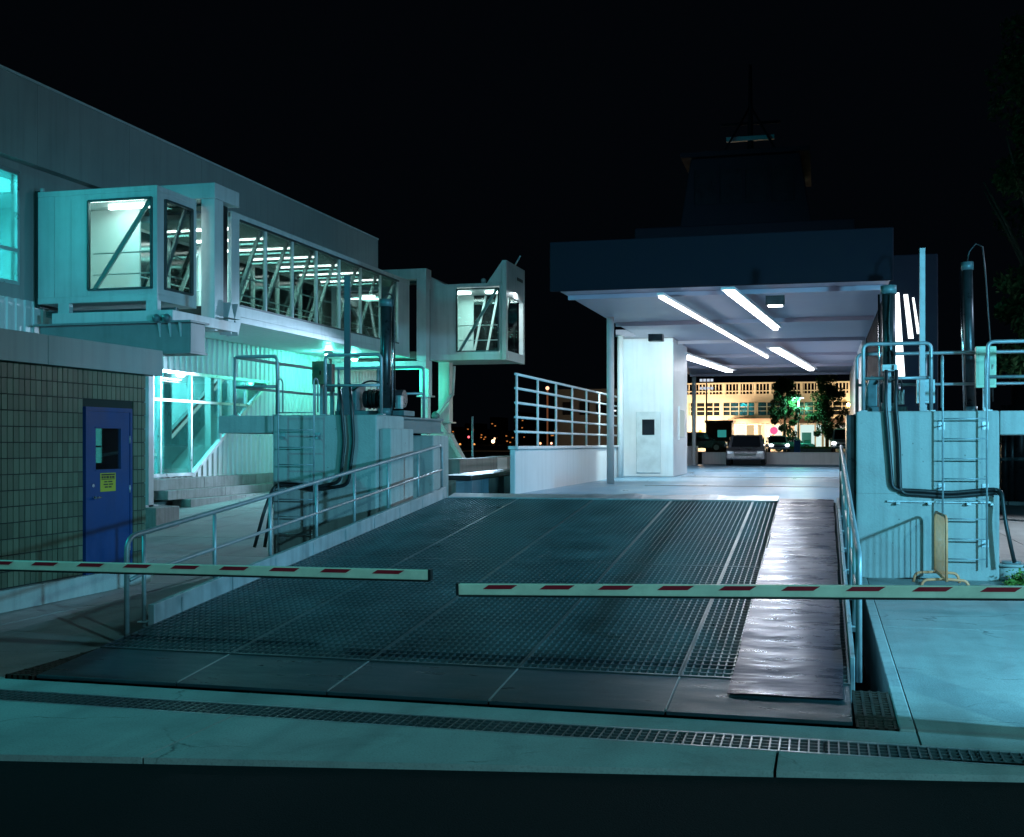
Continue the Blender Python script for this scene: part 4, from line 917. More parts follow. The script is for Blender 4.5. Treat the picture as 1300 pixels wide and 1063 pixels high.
# bulwarks and rails on the left side
MB().box(FX0 - .12, FX0, FY0, FY1, FD - .1, FD + .95).build('bulwark', M_FERRYW, fe, bevel=.02)
MB().box(FX0 - .16, FX0 + .06, FY0, 37.5, FD + .953, FD + 1.02).build('cap_rail', M_FERRYW, fe, bevel=.01)
rl = MB()
for z in (2.35, 2.66, 2.97, 3.28, 3.58): rl.tube([(FX0 - .05, FY0 + .2, z), (FX0 - .05, 37.9, z)], .03, 6)
rlo = rl.build('side_railing', M_FERRYW, fe)
for k in range(8):
    y = FY0 + .3 + k * 1.93; MB().tube([(FX0 - .05, y, 2.0), (FX0 - .05, y, 3.6)], .028, 6).build('stanchion', M_FERRYW, rlo)
# deck houses
dh = MB().box(FX0, FX0 + 1.65, 38.0, 42.0, FD, FC - .003).build('deckhouse', M_FERRYW, fe, bevel=.03)
MB().box(FX0 + .45, FX0 + 1.25, 37.955, 37.997, FD + .12, FD + 2.1).build('door', mat('ferry_door', (.55, .6, .62), .4), dh, bevel=.02)
MB().box(FX0 + .65, FX0 + 1.05, 37.94, 37.953, FD + 1.35, FD + 1.85).build('door_window', M_FARGLASS, dh)
for k in range(1):
    y = 39.4 + k * 3.4; MB().box(FX0 + 1.652, FX0 + 1.68, y, y + 1.5, FD + 1.3, FD + 2.2).build('window', glow('cabin_window', (.75, .95, 1.0), .5) if k == 0 else bpy.data.materials['cabin_window'], dh)
    MB().box(FX0 + 1.651, FX0 + 1.70, y - .08, y - .005, FD + 1.2, FD + 2.3).build('window_frame', M_FERRYW, dh)
tw_ = MB().box(FX1 + .12, FX1 + 1.15, 27.0, 40, FD, 6.2).build('added_tower', M_FTOP, fe, bevel=.03)  # added dark tower, there only to carry the glowing strips
M_SMEAR = glow('light_smear', (.9, .97, 1.0), 2.6)  # glowing strips stand for a smear of moving ferry lights
for k, (pa, pb_, ya, yb) in enumerate(((1131, 1144, 372, 478), (1147, 1155, 374, 430), (1158, 1163, 378, 424))):
    p = onY(pa, ya, 26.98); q = onY(pb_, yb, 26.98)
    MB().prism([(p.x, 26.99, p.z), (q.x - .04, 26.99, p.z), (q.x + .08, 26.99, q.z), (p.x + .1, 26.99, q.z)], (0, -.02, 0)).build('light_smear', M_SMEAR, tw_)
MB().box(FX1 - .02, FX1 + .1, 40.1, 58.5, FD, FC - .003).build('side_wall', M_FERRYW, fe)
# overhead bridge deck
MB().box(-5.7, FX1 + .1, 25.0, 37.3, FC, FC + .22).box(FX0 - .1, FX1 + .1, 37.3, FY1 - 1.5, FC + .001, FC + .221).build('overhead_deck', M_FERRYC, fe)
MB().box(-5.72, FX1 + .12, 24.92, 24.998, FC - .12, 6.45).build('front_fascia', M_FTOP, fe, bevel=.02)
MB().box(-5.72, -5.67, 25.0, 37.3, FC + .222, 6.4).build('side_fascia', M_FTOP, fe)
for k in range(6):
    y = 26.5 + k * 6.4; MB().box(-5.65 if y < 37 else FX0 - .05, FX1 + .05, y, y + .12, FC - .11, FC - .003).build('deck_beam', M_FERRYC, fe)
for y in (31.5, 37.0, 46, 53, 59): xq = -5.55 if y < 37 else FX0 + .1; MB().tube([(xq, y, FD), (xq, y, FC)], .10, 10).build('pillar', M_FERRYW, fe)
M_FT = glow('ferry_tube', (.97, .96, 1.0), 16); M_FT2 = glow('ferry_tube_thin', (1.0, .95, .97), 7)
def ftube(pa, pb_, wd, mt, zc=FC - .30):
    p, q = onZ(*pa, zc), onZ(*pb_, zc)
    o = MB().bar(p, q, wd, .05).build('ceiling_lamp', mt, fe)
    MB().bar(p + Vector((0, 0, .06)), q + Vector((0, 0, .06)), wd * 2.4, .05).build('lamp_tray', M_FERRYW, o)
    return p, q
tubes = [ftube((850, 447), (926, 472), .26, M_FT), ftube((982, 443), (1030, 470), .20, M_FT), ftube((838, 377), (974, 454), .06, M_FT2), ftube((924, 370), (985, 418), .12, M_FT)]
for k, (p, q) in enumerate(tubes):
    L = (q - p).length; c = (p + q) / 2 - Vector((0, 0, .12))
    l = area('deck_light', c, c - Vector((0, 0, 1)), .3, L, (190, 220, 85, 85)[k], (.88, .92, 1.0)); l.rotation_euler = (0, 0, math.atan2(-(q - p).x, (q - p).y))
lamp('added_deckhouse_flood', (-4.6, 33.5, 4.9), 900, (.72, .97, 1.0), .12, 120, (-5.6, 37, 2.4), .5)  # added flood with its housing, put in to brighten the deckhouse front
t = MB().box(-4.8, -4.4, 33.4, 33.75, 5.0, 5.2).build('flood_housing', M_DKSTEEL, fe); MB().box(-4.75, -4.45, 33.751, 33.765, 5.02, 5.18).build('flood_lens', M_FT, t)
lamp('ferry_bow_flood', (-1.0, 26.2, 5.0), 230, (.66, .80, 1.0), .15, 150, (-2.0, 24.5, 0), .5)
t = MB().box(-1.2, -.8, 26.0, 26.35, 5.08, 5.28).build('flood_housing', M_DKSTEEL, fe); MB().box(-1.15, -.85, 26.05, 26.3, 5.066, 5.079).build('flood_lens', M_FT, t)
# passenger cabin, wheelhouse and mast on top
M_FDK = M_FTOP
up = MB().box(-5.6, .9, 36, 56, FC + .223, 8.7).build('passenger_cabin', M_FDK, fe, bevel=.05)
for k in range(6): MB().box(-5.2 + k * 1.0, -4.4 + k * 1.0, 35.96, 35.997, 7.3, 8.1).build('cabin_window', M_FARGLASS, up)
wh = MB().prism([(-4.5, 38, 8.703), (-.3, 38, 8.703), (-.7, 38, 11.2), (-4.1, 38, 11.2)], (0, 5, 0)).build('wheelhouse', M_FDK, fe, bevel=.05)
for k in range(4): MB().box(-3.95 + k * .8, -3.27 + k * .8, 37.95, 37.997, 9.7, 10.8).build('window', M_FARGLASS, wh)
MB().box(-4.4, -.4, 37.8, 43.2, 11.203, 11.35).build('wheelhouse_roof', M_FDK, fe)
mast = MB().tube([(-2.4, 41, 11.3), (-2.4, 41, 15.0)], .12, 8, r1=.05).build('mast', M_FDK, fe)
MB().tube([(-3.4, 41, 13.0), (-1.4, 41, 13.0)], .05, 6).build('yard_arm', M_FDK, mast)
for q in (-1, 1): MB().tube([(-2.4 + q * 1.2, 40.4, 11.3), (-2.4, 41, 13.6)], .04, 6).build('mast_stay', M_FDK, mast)
MB().box(-3.2, -1.6, 40.9, 41.05, 12.4, 12.55).build('radar_bar', M_FERRYC, mast)

# ------------------------------------------------------------------ vehicles
def vehicle(name, c, rot, L, W, H, paint, label, kind='car', lights=True, glowhl=None, cat=None, group=None, beacon=False):
    """c: centre on the ground, rot: heading (0 = front faces -Y)"""
    t = thing(name, c, label, cat or kind, group); t.rotation_euler = (0, 0, rot)
    ORG[t] = Vector((0, 0, 0))
    r = H * .23; hb = H * (.56 if kind != 'van' else .5)
    yf, yb = -L / 2, L / 2
    if kind == 'car': side = [(yf, .28), (yf + .02, hb * .82), (yf + L * .06, hb * .95), (yf + L * .27, hb * 1.03), (yb - L * .10, hb * 1.06), (yb, hb * .9), (yb, .3)]; roof = [(yf + L * .26, hb * 1.0), (yf + L * .40, H * .97), (yf + L * .55, H), (yf + L * .72, H * .97), (yb - L * .08, hb * 1.02)]
    elif kind == 'suv': side = [(yf, .35), (yf + .02, hb * .9), (yf + L * .05, hb * 1.02), (yf + L * .25, hb * 1.08), (yb, hb * 1.08), (yb, .35)]; roof = [(yf + L * .24, hb * 1.05), (yf + L * .34, H * .97), (yf + L * .5, H), (yb - L * .06, H * .98), (yb - .02, hb * 1.05)]
    else: side = [(yf, .35), (yf + .02, hb * .9), (yf + L * .14, hb * 1.1), (yb, hb * 1.1), (yb, .35)]; roof = [(yf + L * .10, hb * 1.05), (yf + L * .22, H * .97), (yf + L * .3, H), (yb - .03, H), (yb - .02, hb * 1.05)]
    b = MB().prism([(-W / 2, y, z) for y, z in side], (W, 0, 0)); bo = b.build('body', paint, t, bevel=.06)
    k = MB(); ins = W * .07
    n = len(roof); A = [(-W / 2 + ins * .4 + (ins if z > hb * 1.1 else 0), y, z) for y, z in roof]; B = [(-p[0], p[1], p[2]) for p in A]
    k.face(A[::-1]); k.face(B)
    for i in range(n):
        j = (i + 1) % n; k.face([A[i], A[j], B[j], B[i]])
    k.build('cabin', paint, t, bevel=.03)
    # windscreen, rear and side glass
    y0, z0 = roof[0]; y1, z1 = roof[1]
    MB().prism([(-W * .38, y0 + .06, z0 + .06), (W * .38, y0 + .06, z0 + .06), (W * .34, y1, z1 - .05), (-W * .34, y1, z1 - .05)], (0, -.05, .02)).build('windscreen', M_FARGLASS, t)
    for s in (-1, 1):
        xs_ = s * (W / 2 - ins * .9)
        MB().prism([(xs_, roof[0][0] + .35, hb * 1.12), (xs_, roof[-1][0] - .25, hb * 1.12), (xs_, roof[-2][0] - .1, H * .92), (xs_, roof[1][0] + .12, H * .92)], (s * .04, 0, 0)).build('side_glass', M_FARGLASS, t)
        for yw in (yf + L * .18, yb - L * .2):
            wo = MB().tube([(s * (W / 2 - .2), yw, r), (s * (W / 2 + .01), yw, r)], r, 16).build('wheel', M_BLACK, t)
            MB().tube([(s * (W / 2 + .005), yw, r), (s * (W / 2 + .025), yw, r)], r * .6, 10).build('rim', M_GALV, wo)
        MB().box(s * W * .30, s * W * .46, yf - .02, yf + .04, hb * .70, hb * .84).build('headlight', glowhl or M_CHROME, t)
        MB().box(s * W * .36, s * W * .48, yb - .03, yb + .015, hb * .75, hb * .92).build('tail_light', M_STRIPE, t)
        MB().ball((s * (W / 2 + .07), roof[0][0] + .25, hb * 1.15), .08).build('mirror', paint, t)
    MB().box(-W * .28, W * .28, yf - .015, yf + .03, hb * .55, hb * .72).build('grille', M_FRAME, t)
    MB().box(-W * .47, W * .47, yf - .06, yf + .02, .32, hb * .48).build('bumper', paint if kind == 'car' else M_FRAME, t, bevel=.03)
    if beacon: MB().box(-.3, .3, roof[2][0] - .1, roof[2][0] + .1, H, H + .18).build('beacon', glow('amber_beacon', (1.0, .42, .04), 3), t, bevel=.03)
    return t
P_SIL = mat('silver_paint', (.45, .46, .52), .25, .5, var=.03); P_DK = mat('charcoal_paint', (.05, .055, .07), .25, .3, var=.03); P_WH = mat('white_car_paint', (.7, .7, .7), .25, var=.03); P_TEAL = mat('teal_car_paint', (.03, .22, .22), .25, .2, var=.03)
HL = glow('headlamp', (.9, .96, 1.0), 40)
p = onZ(948, 590.5, FD); vehicle('parked_car', (p.x, p.y, FD), 0.03, 4.4, 1.85, 1.5, mat('dull_grey_paint', (.16, .165, .19), .3, .4, var=.03), 'grey car parked on the ferry vehicle deck', 'car')

# ================================================================== FAR SHORE
SZ = 1.3
MB().box(-700, 700, 108, 700, -3, SZ).build('far_ground', mat('far_paving', (.12, .12, .115), .9, var=.2, scale=.5), kind='structure')
FBY = 124
def fb(px, py): return onY(px, py, FBY)
bl = thing('harbour_building', (fb(960, 563).x, FBY, SZ), 'two-storey cream harbour building with slatted roof screen lit warm', 'building')
x0, x1 = fb(872, 0).x, fb(1180, 0).x; zs, zt = fb(900, 513).z, fb(900, 489).z
zw0, zw1 = fb(930, 527.5).z, fb(930, 511.5).z
MB().box(x0, x1, FBY, FBY + 12, SZ, zw0).build('lower_wall', M_FARWALL, bl)
MB().box(x0, x1, FBY + .2, FBY + 12, zw0 + .002, zw1).build('window_band', M_FARGLASS, bl)
xl = fb(863, 0).x
MB().box(xl, x1, FBY - 1.0, FBY + 12, zw1 + .002, zw1 + .85).build('spandrel', M_FARWALL, bl)
k = MB(); x = xl
while x < fb(1095, 0).x: k.box(x, x + .10, FBY - .95, FBY - .85, zw1 + .853, zt); x += .34
k.build('screen_slats', M_FARFRAME, bl, kind='stuff')
x = xl
while x < fb(1095, 0).x:
    MB().box(x - .12, x + .12, FBY - 1.05, FBY - .8, zw1 + .853, zt + .02).build('screen_post', M_FARFRAME, bl); x += 1.55
MB().box(xl - .1, x1, FBY - 1.1, FBY - .8, zt + .022, zt + .16).box(xl - .1, x1, FBY - 1.02, FBY - .82, zw1 + 1.1, zw1 + 1.2).build('screen_rail', M_FARFRAME, bl)
wpx = [876, 884, 895, 905.5, 916, 927, 938, 949.5, 961.5, 973.5, 985, 997, 1009, 1021, 1033, 1045, 1057, 1069, 1081, 1093]
for i, (pa, pb_) in enumerate(zip(wpx[:-1], wpx[1:])):
    a0, b0 = fb(pa, 0).x, fb(pb_, 0).x
    f = MB().box(a0 - .05, a0 + .05, FBY - .02, FBY + .19, zw0, zw1)
    for z in (zw0 + (zw1 - zw0) * .34, zw0 + (zw1 - zw0) * .67): f.box(a0 + .05, b0 - .05, FBY + .05, FBY + .15, z - .04, z + .04)
    wo = f.build('window', M_FARFRAME, bl)
    MB().box(a0 + .06, b0 - .06, FBY + .17, FBY + .19, zw0 + .05, zw1 - .05).build('pane', M_FARGLASS, wo)
for pa in (872, 916, 960, 1006, 1050): MB().box(fb(pa, 0).x - .2, fb(pa, 0).x + .2, FBY - .12, FBY - .03, SZ, zw1).build('pilaster', M_FARWALL, bl)
for pa in (905, 940, 975): MB().box(x0, fb(1000, 0).x, FBY - .03, FBY - .004, fb(0, 536 + (pa - 905) * .2).z, fb(0, 536 + (pa - 905) * .2).z + .06).build('string_course', M_FARFRAME, bl)
# shop canopy and lit shop fronts
cz = fb(950, 538).z
MB().box(fb(927, 0).x, fb(1095, 0).x, FBY - 3.2, FBY - .13, cz, cz + .45).build('canopy', mat('canopy_brown', (.10, .06, .045), .7), bl)
M_SHOP = [glow('shop_white', (1.0, .93, .80), 1.15), glow('shop_cool', (.75, 1.0, .95), .9), glow('shop_warm', (1.0, .72, .38), .75)]
for pa, pb_, kx in ((934, 946, 0), (948, 958, 2), (961, 967, 2), (973, 980, 0), (983, 993, 0), (1003, 1012, 1), (1016, 1034, 1), (1036, 1043, 1), (1046, 1054, 1), (1062, 1076, 0), (1079, 1093, 0)):
    a0, b0 = fb(pa, 0).x, fb(pb_, 0).x
    s = MB().box(a0, b0, FBY - .10, FBY - .05, SZ + .4, cz - .15).build('shop_window', M_SHOP[kx], bl)
    MB().box(a0 - .08, a0, FBY - .16, FBY - .04, SZ, cz).box(b0, b0 + .08, FBY - .16, FBY - .04, SZ, cz).build('frame', M_FARFRAME, s)
    if kx != 1 and b0 - a0 > .7: MB().box(a0 + .15, a0 + .5, FBY - .2, FBY - .11, SZ + .4, SZ + 1.5).build('display', M_FARGLASS, s)
rs = fb(983, 547); MB().tube([(rs.x, FBY - 1.2, rs.z), (rs.x, FBY - 1.0, rs.z)], .38, 14).build('hanging_sign', glow('red_sign', (1.0, .06, .16), 2.2), bl, label='round glowing red shop sign')
MB().box(fb(1018, 0).x, fb(1030, 0).x, FBY - .35, FBY - .2, SZ, SZ + 1.9).build('door', mat('teal_shop_door', (.02, .16, .2), .4), bl)
for pa, py_, pw in ((885, 530, 420), (915, 530, 420), (945, 533, 380), (975, 533, 220), (1085, 520, 260)):
    q = fb(pa, py_); lamp('facade_lamp', (q.x, FBY - 4.0, q.z - 1.0 if pa < 1000 else q.z), pw * 3.8, (1.0, .70, .42), .15)
lq = fb(1076.5, 515); t = thing('wall_lamp', (lq.x, FBY - 2, lq.z), 'bright orange wall lamp at the right of the harbour building', 'lamp')
MB().ball((lq.x, FBY - 2.2, lq.z), .17).build('bulb', glow('sodium_bulb', (1.0, .62, .16), 60), t); MB().bar((lq.x, FBY - 2.2, lq.z + .2), (lq.x, FBY - .9, lq.z + .2), .08, .08).build('arm', M_FARFRAME, t)
# faint wing of the building further left
lw = thing('harbour_annex', (fb(800, 563).x, FBY + 6, SZ), 'low dark annex left of the cream harbour building', 'building')
MB().box(fb(690, 0).x, fb(862, 0).x, FBY + 6, FBY + 14, SZ, fb(0, 500).z).build('wall', mat('annex_wall', (.12, .13, .14), .8), lw)
for k in range(7):
    a0 = fb(700 + k * 22, 0).x; MB().box(a0, a0 + 1.1, FBY + 5.93, FBY + 5.997, fb(0, 530).z, fb(0, 515).z).build('window', M_FARGLASS, lw)

# trees
def tree(name, c, h, wd, label, nleaf, ls, seed, trunk=.25, crown0=.28):
    rnd = random.Random(seed); t = thing(name, c, label, 'tree'); c = Vector(c)
    MB().tube([c, c + Vector((0, 0, h * .35)), c + Vector((.05 * wd, 0, h * .8))], trunk, 8, r1=trunk * .3).build('trunk', M_BARK, t)
    lb = MB()
    for i in range(9):
        an = rnd.uniform(0, 6.28); z0 = h * rnd.uniform(.25, .6); lb.tube([c + Vector((0, 0, z0)), c + Vector((math.cos(an) * wd * .22, math.sin(an) * wd * .22, z0 + h * .13)), c + Vector((math.cos(an) * wd * .4, math.sin(an) * wd * .4, z0 + h * .22))], trunk * .35, 5, r1=trunk * .1)
    lb.build('limb', M_BARK, t)
    clumps = []
    for i in range(46):
        u = rnd.random(); z = h * (crown0 + (1 - crown0) * u); prof = math.sin(math.pi * min(1, .12 + .86 * u)) ** .6
        an = rnd.uniform(0, 6.28); rr = wd / 2 * prof * math.sqrt(rnd.random()) * .92
        clumps.append((Vector((math.cos(an) * rr, math.sin(an) * rr, z)), wd * rnd.uniform(.08, .17)))
    m = MB()
    for i in range(nleaf):
        cc, cr = rnd.choice(clumps); d = Vector((rnd.gauss(0, 1), rnd.gauss(0, 1), rnd.gauss(0, .8))); d = d.normalized() * cr * rnd.uniform(.6, 1.1)
        p = c + cc + d; a_ = Vector((rnd.gauss(0, 1), rnd.gauss(0, 1), rnd.gauss(0, 1))).normalized(); b_ = a_.orthogonal().normalized(); s_ = ls * rnd.uniform(.6, 1.4)
        m.face([p - a_ * s_, p + b_ * s_ * .5, p + a_ * s_, p - b_ * s_ * .5])
    m.build('crown', M_LEAF, t)
def gp(px, d_y): return onY(px, 0, d_y).x
tree('street_tree', (gp(996, 112), 112, SZ), fb(0, 497).z * .96 - SZ, 2.9, 'rounded street tree left of the white lamp post', 9000, .11, 3, .16, .22)
tree('street_tree', (gp(1050, 112), 112, SZ), fb(0, 496).z * .96 - SZ, 3.4, 'rounded street tree right of the white lamp post', 9500, .11, 5, .16, .22)
def street_lamp(px, pyt, y, label, double=True, glowm=None, power=0, col=(1, 1, 1)):
    q = onY(px, pyt, y); t = thing('street_lamp', (q.x, y, SZ), label, 'street lamp')
    MB().tube([(q.x, y, SZ), (q.x, y, q.z)], .09, 8, r1=.06).build('pole', M_GALV, t)
    MB().tube([(q.x - .38, y, q.z + .02), (q.x + .38, y, q.z + .02)], .05, 6).build('cross_arm', M_GALV, t)
    for s in (-1, 1): MB().box(q.x + s * .2, q.x + s * .48, y - .12, y + .12, q.z - .08, q.z - .012).build('lamp_head', glowm, t)
    if power:
        for s in (-1, 1): lamp('street_light', (q.x + s * .34, y - .05, q.z - .25), power, col, .1)
LG = glow('lamp_green', (.55, 1.0, .88), 7)
street_lamp(1013.5, 505, 111.6, 'teal-white double-headed lamp post between the two street trees', True, LG, 300, (.22, 1.0, .60))
def floodmast(px, pyt, y, label, glowm):
    q = onY(px, pyt, y); t = thing('flood_mast', (q.x, y, SZ), label, 'light mast')
    MB().tube([(q.x, y, SZ), (q.x, y, q.z)], .09, 8, r1=.06).build('pole', M_DKSTEEL, t)
    for z in (0, -.75):
        MB().tube([(q.x - .55, y, q.z + z), (q.x + .55, y, q.z + z)], .04, 6).build('cross_arm', M_DKSTEEL, t)
        for s in (-.5, -.17, .17, .5): MB().box(q.x + s - .12, q.x + s + .12, y - .15, y, q.z + z - .12, q.z + z + .12).build('flood_head', glowm, t)
floodmast(897, 483, 112, 'tall dark mast with eight flood heads before the cream building', glow('flood_head', (.75, .85, 1.0), .8))
for px_, py_, lab in ((784.5, 521, 'short lamp post glimpsed left of the ferry deckhouse'), (812, 510, 'tall lamp post with small head left of the ferry deckhouse'), (833, 514, 'leaning lamp post nearest the ferry deckhouse')):
    street_lamp(px_, py_, 111.8, lab, False, glow('lamp_pale', (.9, .95, 1), 3))
qd = onY(695, 493, 300)
t = thing('light_mast', (qd.x, 300, SZ), 'tall orange-lit mast on the distant shore', 'mast')
MB().tube([(qd.x, 300, SZ), (qd.x, 300, qd.z)], .22, 8).build('pole', mat('orange_glow_mast', (.5, .22, .14), .6, emit=(1.0, .35, .15), estr=.12), t); MB().ball((qd.x, 300, qd.z), .5).build('lamp', glow('mast_lamp', (1, .5, .3), 2), t)  # lamplight put into the pole's orange colour and faint emission
# grass island, kerb, bins, vehicles
MB().box(gp(995, 110), gp(1058, 110), 110, 115, SZ, SZ + .32).build('island_kerb', M_DKSTEEL, kind='structure')
gm_ = MB(); rnd = random.Random(9)
for i in range(2600):
    x = rnd.uniform(gp(995, 110), gp(1058, 110)); y = rnd.uniform(110, 115); hh = rnd.uniform(.08, .2); dx = rnd.uniform(-.05, .05); gm_.face([(x - .05, y, SZ + .32), (x + .05, y, SZ + .32), (x + dx, y, SZ + .32 + hh)])
gm_.build('grass', M_GRASS, kind='stuff', label='short green grass on the kerbed island', cat='grass')
def bin_(px, y, col, nm, lab):
    x = gp(px, y); t = thing('litter_bin', (x, y, SZ), lab, 'bin'); MB().box(x - .28, x + .28, y, y + .5, SZ, SZ + 1.0).build('tub', mat(nm, col, .5), t, bevel=.04); MB().box(x - .31, x + .31, y - .03, y + .53, SZ + 1.003, SZ + 1.1).build('lid', mat(nm + '_lid', tuple(c * .6 for c in col), .5), t, bevel=.03)
bin_(1012, 109.5, (.02, .12, .5), 'blue_bin', 'blue litter bin by the lamp post island'); bin_(1025, 116, (.03, .3, .3), 'teal_bin', 'teal litter bin before the lit shop door')
vehicle('parked_suv', (gp(889, 111), 111, SZ), math.pi / 2, 4.9, 1.95, 1.85, P_DK, 'dark sport utility vehicle with an amber beacon on the far quay', 'suv', beacon=True, cat='suv')
vehicle('parked_car', (gp(1006, 116.5), 116.5, SZ), math.pi / 2, 4.2, 1.8, 1.45, P_TEAL, 'teal car parked behind the lamp post island', 'car')
vehicle('waiting_car', (gp(985, 106.0), 109, SZ), .12, 4.5, 1.85, 1.5, P_SIL, 'left waiting car with headlights on across the water', 'car', glowhl=HL)
vehicle('waiting_van', (gp(1072, 106.0), 109, SZ), -.06, 5.0, 1.95, 2.1, P_WH, 'right waiting van with headlights on across the water', 'van', glowhl=HL)
kx0, kx1 = gp(896, 113), gp(929, 113)
kk = thing('kiosk', ((kx0 + kx1) / 2, 113, SZ), 'dark flat-roofed kiosk with small teal window in front of the cream building', 'kiosk')
MB().box(kx0, kx1, 113, 116, SZ, fb(0, 543).z).build('wall', mat('kiosk_brown', (.045, .035, .03), .8), kk); MB().box(kx0 - .1, kx1 + .15, 112.8, 116.2, fb(0, 543).z + .002, fb(0, 541).z + .05).build('roof', M_DKSTEEL, kk)
MB().box(gp(911, 113), gp(922, 113), 112.95, 112.997, fb(0, 557).z, fb(0, 550).z).build('window', glow('kiosk_window', (.05, .45, .42), .5), kk)

# distant city on the left
for i, (pa, pb_, hh) in enumerate(((566, 578, 9), (580, 588, 5), (590, 606, 12), (608, 618, 8), (622, 633, 15), (636, 652, 7), (655, 668, 17), (672, 690, 12), (698, 720, 15))):
    y = 560 + (i * 37) % 90; a0, b0 = gp(pa, y), gp(pb_, y)
    t = thing('distant_building', ((a0 + b0) / 2, y, SZ), ['dark low shore block right beside the far cab leg', 'lowest dark shore block just left of the bare pole', 'dark shore block right behind the bare pole', 'dark shore block right of the bare pole', 'taller dark shore block at the brightest orange light', 'wide low dark shore block left of the ferry railing', 'tallest dark shore block behind the ferry railing', 'dark shore block behind the orange-lit mast', 'dark shore block right of the orange-lit mast'][i], 'building', 'dark waterfront blocks on the far left shore')
    MB().box(a0, b0, y, y + 20, SZ, SZ + hh).build('wall', mat('distant_wall', (.012, .011, .012), .9), t)
    for k in range(4):
        x = random.uniform(a0 + .5, b0 - .8); z = SZ + random.uniform(.8, hh * .75); MB().box(x, x + .8, y - .1, y - .02, z, z + .5).build('window', glow('distant_window', (1.0, .34, .08), .55) if 'distant_window' not in bpy.data.materials else bpy.data.materials['distant_window'], t)
for i, (px_, py_, col, s_) in enumerate(((595, 555, (1, .12, .15), 3), (626, 560.5, (1, .62, .32), 6), (584, 566, (1, .35, .08), 1.5), (602, 566, (1, .35, .08), 1.5), (628, 557, (.8, .45, .25), 2.5), (686, 563, (1, .4, .2), 3), (700, 563, (1, .45, .3), 3), (575, 553, (.1, .25, 1), 1.5))):
    y = 540; q = onY(px_, py_, y); t = thing('shore_lamp', (q.x, y, SZ), ['small red light high over the left shore', 'brightest pale orange light on the left shore', 'dim orange light low beside the far leg', 'dim orange light low on the shore behind the bare pole', 'faint upper light above the brightest orange one', 'orange light at the left foot of the tall mast', 'orange light at the right foot of the tall mast', 'small blue light beside the far cab leg'][i], 'light')
    MB().tube([(q.x, y, SZ - .2), (q.x, y, max(q.z, SZ))], .12, 6).build('pole', M_DKSTEEL, t); MB().ball((q.x, y, max(q.z, SZ + .3)), .55 if i != 1 else .9, nu=8, nv=5).build('lamp', glow('shore_glow', col, s_), t)

# ================================================================== RIGHT SIDE
# crowd barricade
near = Vector((1.69, 17.75, 0)); far = Vector((1.65, 19.05, 0))
bd = (far - near).normalized(); bn = Vector((-bd.y, bd.x, 0))
br = thing('crowd_barricade', (near + far) / 2, 'yellow tubular crowd barricade in front of the right pier ladder', 'barricade')
MB().tube(rounded([near + Vector((0, 0, .14)), near + Vector((0, 0, 1.06)), far + Vector((0, 0, 1.06)), far + Vector((0, 0, .14))], .14), .021, 8).tube([near + Vector((0, 0, .16)), far + Vector((0, 0, .16))], .021, 8).build('frame', M_YEL, br)
n = 11
for i in range(1, n):
    q = near.lerp(far, i / n); MB().tube([q + Vector((0, 0, .16)), q + Vector((0, 0, 1.05))], .0065, 6).build('bar', M_YEL, br)
for q in (near.lerp(far, .12), near.lerp(far, .88)):
    MB().tube(rounded([q - bn * .33, q - bn * .30 + Vector((0, 0, .14)), q + Vector((0, 0, .16)), q + bn * .30 + Vector((0, 0, .14)), q + bn * .33], .10), .021, 8).build('foot', M_YEL, br)
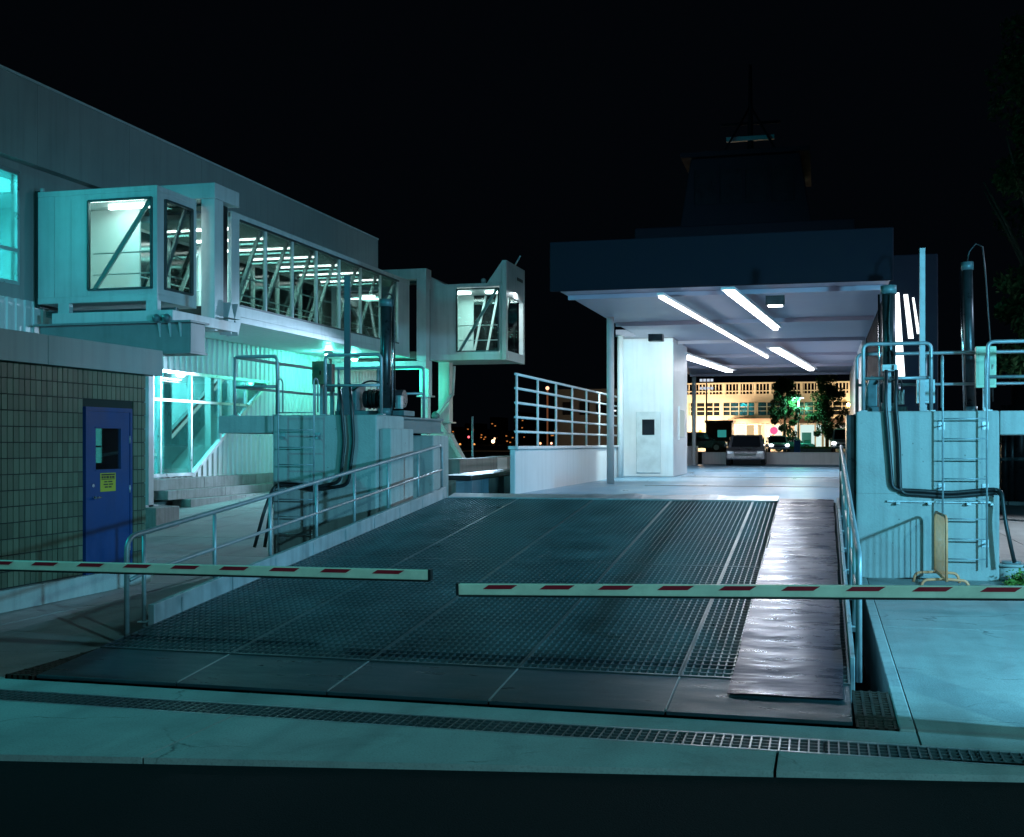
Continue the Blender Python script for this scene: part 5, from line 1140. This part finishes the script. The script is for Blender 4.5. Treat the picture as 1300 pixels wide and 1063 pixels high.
# rounded concrete bollard drum and shrubs at the right pier corner
q = onZ(1284, 737, 0)
dm = thing('capped_drum', q, 'low round capped drum beside the right pier corner', 'drum')
MB().tube([q, q + Vector((0, 0, .22))], .22, 20).build('body', M_PIER, dm); MB().tube([q + Vector((0, 0, .222)), q + Vector((0, 0, .26))], .25, 20).build('cap', M_PIER, dm); MB().tube([q + Vector((0, 0, .262)), q + Vector((0, 0, .30))], .14, 16).build('cap_ring', M_GALV, dm)
rnd = random.Random(4)
for k, (px_, py_, s_) in enumerate(((1292, 742, .22), (1303, 744, .26), (1283, 744, .10))):
    c = onZ(px_, py_, 0); m = MB()
    for i in range(240):
        an = rnd.uniform(0, 6.28); el = rnd.uniform(.15, 1.5); L = s_ * rnd.uniform(.5, 1.15)
        d = Vector((math.cos(an) * math.cos(el), math.sin(an) * math.cos(el), math.sin(el))) * L; p = c + d * rnd.uniform(.35, 1)
        a_ = Vector((rnd.gauss(0, 1), rnd.gauss(0, 1), rnd.gauss(.5, .7))).normalized(); b_ = a_.orthogonal().normalized(); l_ = rnd.uniform(.018, .04)
        m.face([p - a_ * l_, p + b_ * l_ * .45, p + a_ * l_, p - b_ * l_ * .45])
    t = thing('weed_plant', c, ['bushy green weed beside the capped drum', 'larger weed cut by the right edge', 'tiny weed at the foot of the drum'][k], 'plant')
    m.build('leaves', mat('weed_green', (.10, .20, .03), .6, var=.4, scale=12), t)
    st = MB()
    for i in range(6): an = i; st.tube([c, c + Vector((math.cos(an) * s_ * .4, math.sin(an) * s_ * .4, s_ * .7))], .004, 4)
    st.build('stem', M_BARK, t)
# shed and pipes behind the right pier
sh = thing('dark_shed', (8, 47, 0), 'dark ribbed shed wall behind the opening of the right pier', 'shed')
y = 46.2
x = 3.5
while x < 24:
    MB().box(x, x + .9, y + (.05 if int(x / .93) % 2 else 0), y + .2, 0, 2.0).build('wall_panel', mat('shed_metal', (.06, .065, .075), .35, .6, var=.3, streak=.4), sh); x += .93
for k, (px_, r_) in enumerate(((1276, .13), (1285, .17), (1296, .30))):
    q = onY(px_, 600, 43.5); t = thing('standpipe', (q.x, 43.5, 0), ['thin dark standpipe by the shed seen through the right pier opening', 'middle dark standpipe by the shed seen through the right pier opening', 'thick dark standpipe at the right frame edge'][k], 'pipe')
    MB().tube([(q.x, 43.5, 0), (q.x, 43.5, 3.4 + (1.0 if k == 2 else 0))], r_, 12).build('shaft', M_DKSTEEL, t)
    MB().tube([(q.x, 43.5, 1.5), (q.x, 43.5, 1.62)], r_ * 1.3, 12).build('flange', M_MACH, t)
    MB().box(q.x - r_ * 1.5, q.x + r_ * 1.5, 43.5 - r_ * 1.5, 43.5 + r_ * 1.5, .002, .12).build('base', M_PIER, t)
# big dark tree at the right edge
q = onY(1318, 563, 34)
tree('tall_tree', (q.x, 34, 0), 13.5, 3.4, 'tall dark tree rising at the right edge of the picture', 9000, .10, 11, .22, .30)
